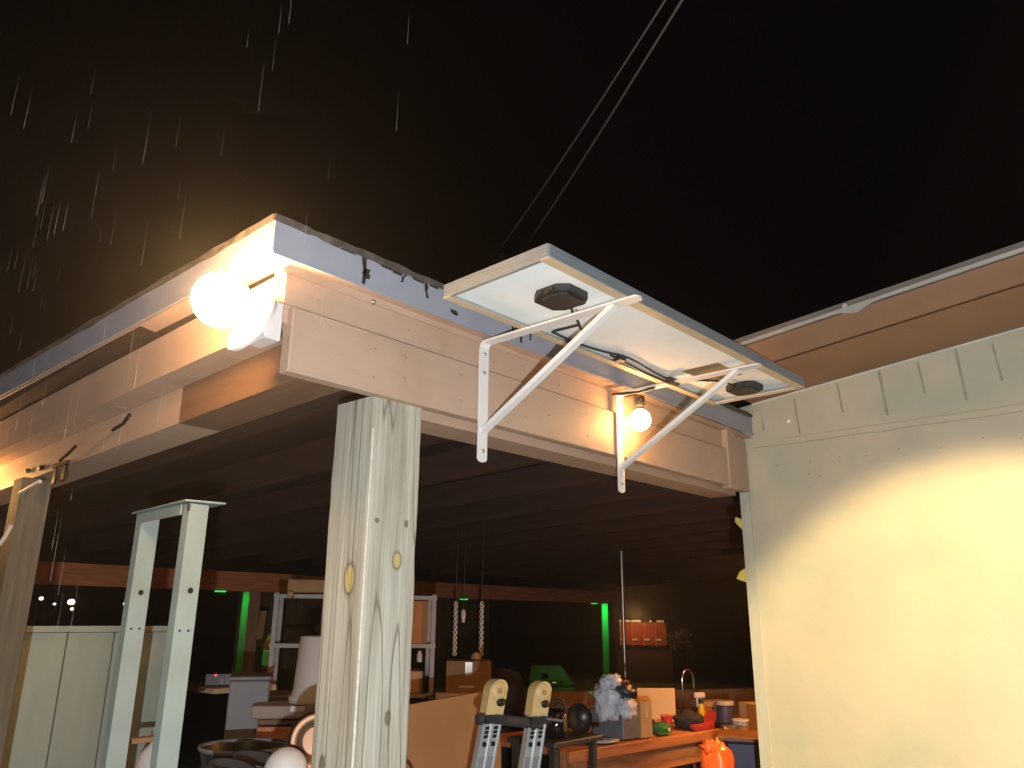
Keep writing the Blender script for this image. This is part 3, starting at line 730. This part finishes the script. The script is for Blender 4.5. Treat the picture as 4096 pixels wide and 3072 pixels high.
t = thing('long_box', TT.translation, 'long tan box lying on top of the shelving unit', 'box'); m = MB(); m.cbox(0, .30, 0, .22, 0, .085, .006, TT); m.build('body', cardboard, t)
MB().lathe([(.008, 0), (.03, .01), (.008, .02)], TT @ Vector((.02, -.005, -.015)), 10, (0, -1, 0)).build('latch', tan, t)
t = thing('plastic_bag', TSH @ Vector((.62, .15, 1.42)), 'crumpled dark translucent bag on the shelf behind the upturned bucket', 'bag')
MB().blob(TSH @ Vector((.42, .18, 1.49)), (.13, .12, .08), 5, .5).build('bag_body', grey_pl, t)
# dark bins under white ledge
TL = frame((3.80, 3.975, 0), (.244, -.231, 0))
t = thing('chest_freezer', (3.9, 3.9, 0), 'low dark cabinet with a white worktop under the brown taped carton', 'cabinet')
m = MB(); m.cbox(-.02, .36, 0, .45, 1.05, 1.12, .005, TL); m.build('worktop', white_pl, t)
m = MB(); m.cbox(0, .34, .02, .44, 0, 1.045, .005, TL); m.build('body', dark_pl, t)
for xx in (.04, .22):
    MB().tube(smooth([TL @ Vector((xx, .012, .99)), TL @ Vector((xx+.04, -.01, 1.0)), TL @ Vector((xx+.08, .012, .99))]), .005, 6).build('handle', chrome, t)
TB_ = frame((4.16, 4.255, 1.1245), (.235, -.235, 0)); 
TB_.translation = TL @ Vector((.05, .06, 1.1215))
carton(TB_, .30, .26, .19, cardboard_d, 'brown carton with shiny tape standing on the white worktop', True)
MB().box(-.0, .1, 0, .002, 0, .012, TB_ @ Matrix.Translation((.09, -.003, .03))).build('tape_piece', white_pl, None, 'strip of shiny white tape on the front of the brown carton', 'tape')
# hanging chains
def chain(px, n, label):
    p = dirpt(px*4096/2212, 1300*4096/2212, 6.); t = thing('hanging_chain', (p.x, p.y, 1.35), label, 'chain', 'chains hanging over the taped carton')
    z = 1.70
    MB().tube([(p.x, p.y, 1.70), (p.x, p.y, 2.33)], .004, 6).build('cord', blackmetal, t)
    first = None
    for k in range(n):
        c = Vector((p.x, p.y, z - k*.0185))
        if first is None:
            pts = [c + Vector((.014*math.cos(a), .0, .014*math.sin(a))) for a in [2*math.pi*j/10 for j in range(11)]]
            first = MB().tube(pts, .0055, 6, False).build('link', mat('chain_metal', (.72, .68, .62), .35, .3, var=.2), t)
        else:
            d = copy_mesh(first, c, t); d.rotation_euler = (0, 0, R(90*(k % 2)+20))
chain(985, 20, 'left chrome chain hanging above the brown taped carton'); chain(1041, 20, 'right chrome chain hanging above the brown taped carton')
p = dirpt(1001*1.8517, 1330*1.8517, 6.); t = thing('pull_handle', p, 'small pale pull handle hanging between the two chrome chains', 'handle')
MB().lathe([(.006, .045), (.016, .035), (.018, .0), (.012, -.03), (.016, -.045), (.004, -.05)], p, 12).build('grip', white_pl, t); MB().tube([(p.x, p.y, p.z+.04), (p.x, p.y, 2.33)], .003, 5).build('cord', blackmetal, t)
p = dirpt(1023*1.8517, 1419*1.8517, 6.); MB().lathe([(.004, -.02), (.035, -.012), (.038, 0), (.03, .02), (.006, .034)], TB_ @ Vector((.20, .1, .218)), 14).build('ball_knob', cardboard, None, 'round tan knob sitting on top of the brown taped carton', 'knob')

# fire extinguisher on the far post
FE = thing('fire_extinguisher', (4.62, 7.42, .95), 'red fire extinguisher hung on the far post lit green', 'extinguisher')
e = Vector((4.66, 7.36, 1.0)); 
MB().lathe([(.07, 0), (.075, .02), (.075, .33), (.05, .40), (.025, .43)], e, 18).build('cylinder', red_m, FE)
MB().lathe([(.0758, .12), (.0758, .27)], e, 18, caps=False).build('paper_band', mat('label_cream', (.6, .45, .32), .6), FE)
MB().lathe([(.03, .43), (.03, .47), (.015, .50)], e, 12).build('valve', blackmetal, FE)
MB().tube(smooth([e+Vector((0, 0, .47)), e+Vector((.06, -.03, .5)), e+Vector((.09, -.04, .38)), e+Vector((.085, -.03, .2))]), .012, 6).build('hose', rubber, FE)
p = dirpt(562*1.8517, 1350*1.8517, 8.8); t = thing('inspection_tag', p, 'pale tag hanging above the fire extinguisher', 'tag'); 
MB().prism([p+Vector(q) for q in ((-.03, 0, -.14), (.03, -.02, -.14), (.05, -.02, .14), (-.01, 0, .14))], (0, .006, 0)).build('card', cardboard, t)

# ------------------------------------------------------------------ left clutter (behind the big post)
DT = thing('drawer_stack', (2.5, 3.7, 0), 'brown stack of shallow drawers carrying the upturned white bucket', 'drawers')
TD = frame((2.33, 3.74, 0), (.30, -.26, 0))
for k, (z0, z1, m_) in enumerate(((1.075, 1.10, cardboard_d), (.98, 1.065, red_wood), (.86, .97, cardboard_d), (.70, .85, red_wood), (0, .69, dark_wood))):
    m = MB(); m.cbox(0, .46, 0, .4, z0, z1, .004, TD); m.build('drawer' if k else 'tray', m_, DT)
m = MB(); m.cbox(-.03, .49, -.03, .43, 1.105, 1.165, .006, TD); m.build('top_board', mat('worn_board', (.33, .26, .22), .7, var=.2), DT)
m = MB(); m.box(.16, .23, -.032, -.0305, 1.14, 1.165, TD); m.build('white_tag', white_pl, DT)
BK = thing('white_bucket', TD @ Vector((.33, .18, 1.166)), 'large white bucket standing upside down behind the big post', 'bucket')
c = TD @ Vector((.33, .18, 1.166))
MB().lathe([(.205, 0), (.21, .004), (.21, .03), (.196, .034), (.196, .05), (.19, .06), (.174, .325), (.166, .332)], c, 30).build('body', white_pl, BK)
MB().tube(smooth([c+Vector((-.166*math.cos(a)*.9+.0, -.1-.07*math.sin(a), .04+.10*math.sin(a))) for a in [math.pi*k/8 for k in range(9)]]), .004, 6).build('handle', steel, BK)
GB = thing('grey_bin', (2.40, 3.9, 0), 'tall plain grey bin between the trestle and the drawers', 'bin')
TG = frame((2.30, 3.99, 0), (.20, -.125, 0)); m = MB(); m.cbox(0, .205, 0, .3, .3, 1.27, .008, TG); m.build('body', grey_pl, GB)
m = MB(); m.cbox(-.006, .21, -.006, .305, 1.272, 1.29, .004, TG); m.build('rim', grey_pl, GB)
m = MB(); m.cbox(.02, .18, .02, .28, 0, .298, .004, TG); m.build('plinth', dark_pl, GB)
MB().prism([(2.62, 4.72, 1.14), (2.95, 4.55, 1.155), (2.96, 4.58, 1.185), (2.63, 4.75, 1.165)], (0, .2, 0)).build('shelf_board', mat('pale_board', (.6, .5, .36), .6), None, 'pale narrow board lying level just right of the white trestle', 'board')
PS = thing('power_strip', (2.66, 4.81, 1.22), 'dark power strip with one small red glowing light', 'power strip')
p = dirpt(465*1.8517, 1470*1.8517, 5.5); TP = frame(p, (.44, -.30, 0))
m = MB(); m.cbox(-.06, .14, 0, .04, -.03, .04, .003, TP); m.build('case', dark_pl, PS)
MB().blob(TP @ Vector((0, -.004, .032)), (.006, .006, .006), 1, 0).build('red_led', emit('red_led_glow', (1, .02, .06), 6), PS)
for k in range(3): MB().box(.03+k*.035, .05+k*.035, -.003, -.0004, -.02, .015, TP).build('outlet', grey_pl, PS)
MB().box(-.3, .3, .0, .3, -.06, -.033, TP).build('dark_shelf', dark_wood, None, 'dark shelf under the power strip behind the trestle', 'shelf')
# round things low down
KT = thing('copper_lid', (1.72, 2.36, 1.0), 'round copper toned dish leaning beside the big post', 'dish')
c = Vector((1.70, 2.36, 1.20)); axl = Vector((-.62, -.76, .12)).normalized()
MB().lathe([(.09, 0), (.088, .012), (.082, .016), (.06, .004), (.02, -.006), (.0005, -.008)], c, 36, axl).build('bowl', copper, KT)
MB().lathe([(.0905, -.004), (.094, .004), (.0905, .016)], c, 36, axl, caps=False).build('rim', copper, KT)
MB().tube([c-axl*.01, Vector((1.72, 2.42, 0))], .012, 8).build('stand', blackmetal, KT)
t = thing('white_globe', (1.566, 2.321, 1.0), 'smooth white globe at the bottom edge left of the big post', 'globe'); 
prof = [(.068*math.sin(math.pi*k/14)+1e-5, -.068*math.cos(math.pi*k/14)) for k in range(15)]
MB().lathe(prof, (1.57, 2.33, 1.13), 24, caps=False).build('shell', white_pl, t); MB().tube([(1.57, 2.33, 0), (1.57, 2.33, 1.07)], .012, 8).build('stem', blackmetal, t)
WK = thing('dark_tub', (1.96, 3.25, 0), 'large dark round tub with a pale rim low behind the trestle', 'tub')
MB().lathe([(.12, .0), (.17, 1.0), (.185, 1.055)], (1.99, 3.27, 0), 30, caps=False).build('body', dark_pl, WK)
MB().lathe([(.183, 1.05), (.192, 1.056), (.192, 1.07), (.180, 1.068)], (1.99, 3.27, 0), 30, caps=False).build('rim', grey_pl, WK)
MB().lathe([(.178, .98), (.0005, .97)], (1.99, 3.27, 0), 30, caps=False).build('inside', grey_pl, WK)
for (px, py, d, rx, lb) in ((560, 1640, 3.4, .10, 'dark shallow pan heaped right of the tub rim at the bottom edge'), (500, 1655, 3.2, .08, 'dark shallow pan at the very bottom beside the trestle')):
    p = dirpt(px*1.8517, py*1.8517, d); t = thing('pan', p, lb, 'pan')
    MB().lathe([(rx*.7, -.05), (rx, 0), (rx*1.05, .004), (rx*.96, .0), (rx*.65, -.04), (.0005, -.042)], p, 24, (.1, -.2, 1)).build('dish', mat('pan_grey', (.12, .12, .13), .35, .5), t)
    MB().tube([p-Vector((0, 0, .05)), (p.x, p.y, 0)], .02, 8).build('pedestal', blackmetal, t)
JG = thing('white_jug', (1.70, 3.40, 0), 'white plastic jug low between the two legs of the trestle', 'jug')
c = Vector((1.665, 3.42, .78)); MB().lathe([(.065, 0), (.07, .02), (.07, .22), (.05, .28), (.022, .31), (.022, .33)], c, 18).build('body', white_pl, JG); MB().lathe([(.024, .33), (.024, .355), (.005, .36)], c, 12).build('cap', cardboard, JG)
m = MB(); m.cbox(1.55, 1.80, 3.36, 3.6, 0, .778, .005); m.build('plinth_box', dark_wood, None, 'dark wooden box under the white jug', 'box')
p = dirpt(310*1.8517, 1600*1.8517, 3.7); m = MB(); m.cbox(p.x-.05, p.x+.09, p.y, p.y+.05, p.z-.01, p.z+.01, .003); m.build('wood_offcut', cardboard, None, 'small tan wood offcut above the white jug', 'offcut')

# ------------------------------------------------------------------ leaning orange panel, ladder
LP = thing('cabinet_panel', (2.45, 2.6, 0), 'broad orange lit wooden panel leaning right of the big post', 'panel')
TPn = frame((2.20, 2.66, 0), (.62, -.12, 0), (0, .0, 1))
m = MB()
m.hexa([TPn @ Vector(q) for q in ((0, -.04, 0), (.66, -.04, 0), (.66, -.02, 0), (0, -.02, 0), (0, .05, 1.225), (.66, .05, 1.285), (.66, .07, 1.285), (0, .07, 1.225))])
m.build('board', mat('panel_wood', (.40, .19, .07), .7, var=.12, scale=3), LP)
MB().tube(smooth([TPn @ Vector((.02, -.045, 1.03)), TPn @ Vector((.07, -.05, 1.06)), TPn @ Vector((.13, -.06, 1.03)), TPn @ Vector((.17, -.06, .95))]), .004, 6).build('electric_cable', rubber, None, 'thin black cord curling in front of the orange panel', 'cable')
LD = thing('folding_ladder', (2.3, 1.98, 0), 'aluminium folding ladder with two tan capped hinges', 'ladder')
lad = Vector((.184, -.062, 0)).normalized(); back = Vector((-lad.y, lad.x, 0))
def ladrail(topx, leanx):
    top = Vector(topx); base = Vector((top.x-.30*lad.x+leanx, top.y-.30*lad.y-.02, 0)); ax_ = (top-base).normalized()
    TL_ = Matrix((lad, back, ax_)).transposed().to_4x4(); TL_.translation = top - ax_*.115
    Lr = (top-base).length-.12
    m = MB()
    for (x0, x1, y0, y1) in ((-.038, -.032, 0, .03), (-.031, -.004, .004, .01), (-.003, .003, -.002, .02), (.004, .031, .004, .01), (.032, .038, 0, .03)): m.box(x0, x1, y0, y1, -Lr, 0, TL_)
    rl = m.build('rail', mat('ladder_alu', (.62, .63, .65), .32, .6, var=.05), LD)
    for k in range(3):
        MB().box(-.026, -.009, -.0005, .0035, -.06-.0, -.05, TL_ @ Matrix.Translation((0, 0, .01-k*.014))).build('warning_label', blackmetal, rl)
        MB().box(.009, .026, -.0005, .0035, -.06, -.05, TL_ @ Matrix.Translation((0, 0, .01-k*.014))).build('warning_label', blackmetal, rl)
    for xx in (-.0175, .0175):
        MB().lathe([(.009, 0), (.009, .003)], TL_ @ Vector((xx, .003, -.098)), 8, -back).build('star_sticker', blackmetal, rl)
    MB().box(-.027, -.008, .0, .0037, -.30, -.14, TL_).build('paper_label', grey_pl, rl); MB().box(.008, .027, .0, .0037, -.30, -.14, TL_).build('paper_label', grey_pl, rl)
    # tan hinge cap
    pts = [TL_ @ Vector((-.033, 0, .0)), TL_ @ Vector((.037, 0, .0))] + [TL_ @ Vector((.002+.037*math.cos(a), 0, .082+.037*math.sin(a))) for a in [math.pi*k/10 for k in range(11)]]
    cp_ = MB().prism(pts, back*.05).build('hinge_cap', tan_cap, LD)
    MB().lathe([(.034, 0), (.032, .006), (.012, .008)], TL_ @ Vector((.002, 0, .08)), 20, -back).build('disc', tan_cap, cp_)
    MB().lathe([(.010, .0), (.010, .003)], TL_ @ Vector((.002, -.008, .08)), 12, -back).build('boss', mat('cap_mark', (.4, .25, .1), .5), cp_)
    MB().blob(TL_ @ Vector((.018, -.004, .040)), (.022, .012, .014), 3, .2).build('release_knob', blackmetal, cp_)
    MB().box(-.04, .045, -.02, .045, -.028, -.003, TL_).build('clamp', black_pl, LD)
    return TL_
Ta = ladrail((2.228, 2.009, 1.383), .0); Tb = ladrail((2.408, 1.950, 1.37), .02)
pa, pb = Ta @ Vector((0, .01, -.015)), Tb @ Vector((0, .01, -.03))
MB().tube([pa-lad*.06, pa, pb, pb+lad*.02], .019, 8).build('top_rung', mat('rung_dark', (.05, .04, .04), .5), LD)
MB().tube([Tb @ Vector((.02, -.02, -.01)), Tb @ Vector((.085, -.03, -.02))], .005, 6).build('lock_pin', steel, LD)
for k in range(4):
    z = -.36-.28*k
    MB().tube([Ta @ Vector((0, .015, z)), Tb @ Vector((0, .015, z))], .014, 8).build('rung', mat('ladder_alu', (.62, .63, .65), .32, .6, var=.05), LD)

# ------------------------------------------------------------------ green lit grill
GR = thing('barbecue_grill', (5.05, 4.1, 0), 'dark barbecue grill whose lid reflects green light', 'barbecue')
TR_ = frame((4.99, 4.17, 0), (.20, -.235, 0))
m = MB(); m.hexa([TR_ @ Vector(q) for q in ((-.02, 0, 1.10), (.34, 0, 1.10), (.34, .45, 1.10), (-.02, .45, 1.10), (.0, .10, 1.235), (.24, .10, 1.235), (.24, .42, 1.235), (.0, .42, 1.235))]); m.build('lid', green_lid, GR)
m = MB(); m.cbox(-.3, .36, -.02, .46, .80, 1.09, .01, TR_); m.build('firebox', grill_m, GR)
MB().tube([TR_ @ Vector((.03, .0, 1.12)), TR_ @ Vector((.03, -.03, 1.12)), TR_ @ Vector((.25, -.03, 1.12)), TR_ @ Vector((.25, .0, 1.12))], .008, 8).build('handle', chrome, GR)
for (x, y) in ((-.26, 0), (.32, 0), (-.26, .42), (.32, .42)): MB().box(x-.02, x+.02, y-.0, y+.03, 0, .798, TR_).build('leg', grill_m, GR)
MB().lathe([(.028, 0), (.026, .004)], TR_ @ Vector((.11, .035, 1.16)), 14, (TR_.to_3x3() @ Vector((0, -.8, .6)))).build('thermometer', chrome, GR)
gl = dirpt(2484, 2775, 5.9); t = thing('added_green_lamp', gl, 'small added green lamp hidden behind the carton to light the barbecue lid', 'lamp')  # added lamp, kept out of sight, turns the barbecue lid green
MB().lathe([(.02, -.03), (.03, 0), (.02, .03), (.001, .035)], gl, 12).build('lens', emit('green_glow', (.0, 1, .12), 1.1), t)
MB().tube([gl-Vector((0, 0, .031)), (gl.x, gl.y, 0)], .01, 6).build('stand', blackmetal, t)
lamp('added_green_beam', 'SPOT', gl+Vector((-.04, .03, .02)), 9, (0, 1, .1), .02, (5.08, 4.18, 1.17), R(19), .5)
t = thing('dark_barrel', (4.72, 4.4, 0), 'black covered barrel standing left of the green lidded barbecue', 'barrel')
MB().lathe([(.2, 0), (.2, 1.12), (.17, 1.2), (.0005, 1.24)], (4.72, 4.28, 0), 24).build('cover', blackcloth, t)

# ------------------------------------------------------------------ orange wooden counter
CT = thing('wooden_counter', (3.8, 2.6, 0), 'orange brown timber counter with a thick edge near the white wall', 'counter')
TC = frame((3.155, 2.42, 0), (1.242, -.126, 0)); CL = 1.252
for k in range(4):
    m = MB(); m.cbox(0, CL, k*.165, k*.165+.162, .975, 1.0, .003, TC); m.build('plank', wood_table, CT)
m = MB(); m.cbox(-.01, CL+.005, -.03, -.002, .955, 1.005, .003, TC); m.build('edge_strip', wood_table, CT)
m = MB(); m.cbox(.06, CL-.05, .01, .04, .845, .950, .003, TC); m.build('apron', wood_table, CT)
for x in (.03, CL-.09):
    for y in (.045, .56): m = MB(); m.cbox(x, x+.07, y, y+.07, 0, .973, .003, TC); m.build('leg', wood_table, CT)
def onC(x, y, a=0, z=1.0065): return TC @ Matrix.Translation((x, y, z)) @ Matrix.Rotation(R(a), 4, 'Z')
# tool cart with kettle & frying pan
m_cart = thing('dark_cart', (2.85, 2.2, 0), 'dark cart carrying the shiny kettle left of the counter', 'cart')
m = MB(); m.cbox(2.66, 3.00, 2.10, 2.36, 1.10, 1.121, .004); m.build('top', grill_m, m_cart)
for (x, y) in ((2.68, 2.12), (2.95, 2.12), (2.68, 2.32), (2.95, 2.32)): MB().box(x, x+.025, y, y+.025, 0, 1.098).build('leg', grill_m, m_cart)
KE = thing('kettle', (2.79, 2.19, 1.122), 'shiny dark kettle with bright highlights behind the right ladder hinge', 'kettle')
kc = Vector((2.80, 2.20, 1.1225))
MB().lathe([(.042, 0), (.052, .012), (.055, .055), (.046, .090), (.028, .108), (.0005, .113)], kc, 28).build('body', mat('kettle_steel', (.10, .07, .06), .08, .9, var=.05), KE)
MB().lathe([(.007, .112), (.012, .12), (.004, .130)], kc, 12).build('lid_knob', black_pl, KE)
MB().tube(smooth([kc+Vector(q) for q in ((-.042, .02, .09), (-.03, .015, .135), (0, 0, .148), (.03, -.015, .135), (.042, -.02, .09))]), .005, 8).build('handle', black_pl, KE)
FP = thing('frying_pan', (2.92, 2.17, 1.12), 'black frying pan propped upright facing out by the counter end', 'frying pan')
c = Vector((2.93, 2.18, 1.184)); axp = Vector((-.45, -.88, .18)).normalized()
MB().lathe([(.046, -.02), (.058, .010), (.060, .012), (.056, .008), (.044, -.014), (.0005, -.016)], c, 32, axp).build('dish', blackmetal, FP)
MB().lathe([(.0595, .010), (.0620, .0115), (.0595, .0145)], c, 32, axp, caps=False).build('rim', copper, FP)
MB().tube([c+Vector((-.035, .02, .04)), c+Vector((-.09, .05, .075))], .005, 6).build('handle', black_pl, FP)
# things on the counter
t = thing('grey_box', onC(.47, .04).translation, 'blue grey plastic box under the carrier bag on the counter', 'box'); TT = onC(.465, .04, 0)
m = MB(); m.cbox(0, .125, 0, .22, 0, .135, .005, TT); m.build('body', mat('slate_plastic', (.13, .135, .15), .5, var=.12), t)
m = MB(); m.cbox(-.004, .129, -.004, .224, .137, .150, .004, TT); m.build('lid', cardboard_d, t)
carton(onC(.60, .03, 0), .095, .20, .170, mat('kraft_carton', (.36, .25, .12), .85), 'small kraft carton on the counter right of the grey box')
TT = onC(.84, .40, 0, 1.0065); carton(TT, .13, .12, .24, cardboard_d, 'tall brown carton at the back of the counter behind the bag', False)
t = thing('carrier_bag', onC(.45, .10).translation, 'white and dark crumpled carrier bag heaped on the grey box', 'bag')
MB().blob(onC(.41, .09, 0, 1.20).translation, (.062, .075, .095), 8, .5, 30, 20, 1.9).build('pale_side', bag_m, t)
MB().blob(onC(.415, .06, 0, 1.295).translation, (.055, .05, .030), 4, .6, 24, 14, 1.8).build('knot', bag_m, t)
MB().blob(onC(.46, .03, 0, 1.24).translation, (.062, .06, .042), 6, .5, 20, 12, 3.).build('dark_side', dark_pl, t)
MB().blob(onC(.45, .0, 0, 1.165).translation, (.06, .04, .05), 11, .5, 24, 14, 1.8).build('pale_hem', bag_m, t)
MB().lathe([(.10, 0), (.11, .004), (.11, .008), (.0005, .010)], onC(.36, .12, 0, 1.0062).translation, 28).build('serving_plate', mat('plate_grey', (.45, .43, .38), .35), None, 'grey round plate on the counter in front of the grey box', 'plate')
TT = onC(.985, .33, -40, 1.0065); t = thing('plywood_sheet', TT.translation, 'bright yellow lit square of plywood standing on the counter', 'plywood')
m = MB(); m.cbox(-.02, .205, 0, .012, .02, .205, .002, TT); m.build('sheet', ply, t)
MB().box(.02, .06, .0, .1, 0, .018, TT).build('foot', dark_wood, t)
t = thing('cloth_hat', onC(.80, .07).translation, 'dark green cloth cap lying on the counter', 'hat')
MB().blob(onC(.86, .10, 0, 1.0265).translation, (.065, .05, .030), 3, .3, 16, 10, flat=-.019).build('crown', greencloth, t)
m = MB(); m.prism([onC(.74, .02, 0, 1.0085) @ Vector(q) for q in ((0, 0, 0), (.11, .0, 0), (.13, .05, 0), (.04, .05, 0))], (0, 0, .006)); m.build('brim', greencloth, t)
MB().box(0, .018, -.004, -.002, 0, .015, onC(.85, .045, 0, 1.018)).build('badge', white_pl, t)
MB().blob(onC(.87, .22, 0, 1.035).translation, (.08, .05, .028), 7, .4, 16, 10, flat=-.028).build('black_gloves', blackcloth, None, 'black crumpled gloves behind the green cap', 'gloves')
t = thing('red_cup', onC(1.00, .16).translation, 'small red cup with pale flecks on the counter beside the plywood', 'cup')
MB().lathe([(.022, 0), (.034, .065), (.036, .068), (.032, .064), (.02, .006)], onC(1.00, .16, 0, 1.0065).translation, 18).build('cup_body', mat('red_cup_plastic', (.62, .06, .05), .35, var=.3, scale=60), t)
MB().blob(onC(1.12, .10, 0, 1.048).translation, (.105, .075, .05), 9, .35, 18, 12, flat=-.041).build('black_bag', blackcloth, None, 'black soft bag slumped at the right end of the counter', 'bag')
m = MB(); m.prism([onC(1.05, .01, 0, 1.0065) @ Vector(q) for q in ((0, -.0, 0), (.19, -.0, 0), (.30, .05, .055), (.31, .12, .06), (.2, .08, .012), (0, .03, .01))], (0, 0, .022)); m.build('red_cloth', redcloth, None, 'dark red cloth hanging off the right end of the counter', 'cloth')

# far counter with sink
SK = thing('sink_counter', (5.4, 3.0, 0), 'far wooden counter with a tall arched tap near the white wall', 'counter')
TK = frame((4.55, 3.02, 0), (1.9, -1.2, 0)); m = MB(); m.cbox(-.3, 1.6, 0, .6, .93, .97, .004, TK); m.build('top', cardboard_d, SK)
m = MB(); m.cbox(-.28, 1.58, .03, .58, 0, .928, .004, TK); m.build('cabinet', dark_wood, SK)
m = MB(); m.cbox(-.3, 1.6, .58, .62, .972, 1.10, .004, TK); m.build('splashback', dirtw, SK)
p = dirpt(1476*1.8517, 1520*1.8517, 5.9); q = dirpt(1501*1.8517, 1520*1.8517, 5.95)
FA = thing('arched_tap', p, 'tall chrome arched kitchen tap', 'tap'); d = q-p; d.z = 0
pts = [Vector((p.x, p.y, .972)), Vector((p.x, p.y, 1.15))] + [Vector((p.x, p.y, 1.19)) + d*(.5-.5*math.cos(a)) + Vector((0, 0, .075*math.sin(a))) for a in [math.pi*k/10 for k in range(11)]] + [Vector((q.x, q.y, 1.11))]
MB().tube(pts, .011, 10).build('spout', chrome, FA); MB().lathe([(.03, 0), (.028, .02), (.016, .03)], (p.x, p.y, .9715), 14).build('base', chrome, FA)
def tabletop_item(px, py, z):   # point on a level surface
    v = ray(px*1.8517, py*1.8517); return EYE + v*((z-1.6)/v.z)
# small low table with tubs right of the counter
ST = thing('side_table', (4.8, 2.4, 0), 'low table crowded with tubs behind the white wall corner', 'table')
TS2 = frame((4.60, 2.50, 0), (.45, -.30, 0)); m = MB(); m.cbox(-.05, .75, -.06, .40, .90, .925, .004, TS2); m.build('top', cardboard, ST)
for (x, y) in ((-.03, -.04), (.68, -.04), (-.03, .35), (.68, .35)): MB().box(x, x+.04, y, y+.03, 0, .898, TS2).build('leg', dark_wood, ST)
SB = thing('spray_bottle', (4.74, 2.556, .926), 'yellow spray bottle with a white trigger head', 'bottle'); c = TS2 @ Vector((.07, .12, .9262))
MB().lathe([(.034, 0), (.036, .02), (.036, .10), (.016, .15), (.014, .17)], c, 18).build('body', yellow_pl, SB)
MB().lathe([(.016, .17), (.018, .185), (.012, .2)], c, 12).build('collar', black_pl, SB)
hd = MB(); hd.cbox(-.045, .03, -.014, .014, .2, .235, .008, Matrix.Translation(c) @ Matrix.Rotation(R(-35), 4, 'Z')); hd.cbox(-.03, -.02, -.008, .008, .15, .2, .003, Matrix.Translation(c) @ Matrix.Rotation(R(-35), 4, 'Z')); hd.build('trigger_head', white_pl, SB)
JR = thing('glass_jar', (5, 2.4, .926), 'blue jar with a pale lid between the spray bottle and tan box', 'jar'); c = TS2 @ Vector((.28, .20, .9262))
MB().lathe([(.05, 0), (.055, .01), (.055, .13), (.048, .15)], c, 20).build('body', blue_pl, JR); MB().lathe([(.058, .151), (.058, .172), (.05, .176)], c, 20).build('lid', drip, JR)
TU = thing('white_tub', (4.9, 2.4, .926), 'short white tub in front of the blue jar', 'tub'); c = TS2 @ Vector((.27, .0, .9262))
MB().lathe([(.042, 0), (.05, .075), (.053, .078), (.053, .088), (.048, .09)], c, 20).build('body', white_pl, TU)
TX = TS2 @ Matrix.Translation((.39, .0, .9262)); t = thing('tan_crate', TX.translation, 'open tan wooden crate against the white wall corner', 'crate')
for (x0, x1, y0, y1) in ((0, .26, 0, .012), (0, .26, .20, .212), (0, .012, .0125, .1995), (.248, .26, .0125, .1995)): MB().box(x0, x1, y0, y1, 0, .165, TX).build('side', ply, t)
MB().box(.013, .247, .013, .199, 0, .01, TX).build('base', ply, t); MB().box(-.004, .264, -.006, -.0005, .150, .166, TX).build('edge_band', drip, t)
TX = TS2 @ Matrix.Translation((.14, .26, .9262)); carton(TX, .2, .12, .16, cardboard, 'small brown carton behind the spray bottle', False)
t = thing('drinks_can', TS2 @ Vector((.16, .04, .926)), 'small dented can lying by the white tub', 'can'); MB().lathe([(.028, -.05), (.03, -.045), (.03, .045), (.026, .05)], TS2 @ Vector((.17, -.02, .957)), 16, TS2.to_3x3() @ Vector((1, .2, 0))).build('shell', steel, t)
# bin, orange bag
BN = thing('blue_bin', (4.15, 2.0, 0), 'dark blue bin tucked behind the white wall corner', 'bin'); TN = frame((4.08, 2.12, 0), (.07, -.15, 0))
m = MB(); m.cbox(0, .30, 0, .3, .35, .985, .01, TN); m.build('body', blue_pl, BN); m = MB(); m.cbox(-.01, .31, -.01, .31, .987, 1.01, .004, TN); m.build('rim', mat('bin_rim', (.2, .1, .05), .5), BN)
m = MB(); m.cbox(.03, .27, .03, .27, 0, .348, .004, TN); m.build('stand', dark_wood, BN)
OB = thing('orange_bag', (3.56, 1.86, 0), 'shiny orange plastic sack stuffed beside the white wall corner', 'bag')
MB().blob((3.585, 1.88, .93), (.07, .075, .125), 5, .35, 24, 16).build('sack', orangebag, OB)
MB().blob((3.545, 1.90, 1.035), (.03, .03, .03), 8, .6, 14, 10).build('knot', orangebag, OB)
m = MB(); m.cbox(3.55, 3.75, 1.80, 2.0, 0, .80, .004); m.build('low_stool', dark_wood, None, 'dark wooden stool under the orange sack', 'stool')

# ------------------------------------------------------------------ rain
rn = MB()
for k in range(220):
    # falling round the corner lamp and over the yard
    while True:
        P_ = Vector((random.uniform(-.1, 1.0), random.uniform(1.1, 3.2), random.uniform(1.5, 2.9)))
        if (P_-EYE).length > 1.8 and not (P_.x > .86 and P_.y > 1.5): break
    l = random.uniform(.05, .16); w = .00013
    rn.add([P_+Vector((-w, 0, 0)), P_+Vector((w, -w, 0)), P_+Vector((0, w, 0)), P_+Vector((0, 0, l))], [(0, 2, 1), (0, 1, 3), (1, 2, 3), (2, 0, 3)])
rn.build('rain', rain_m, kind='stuff')
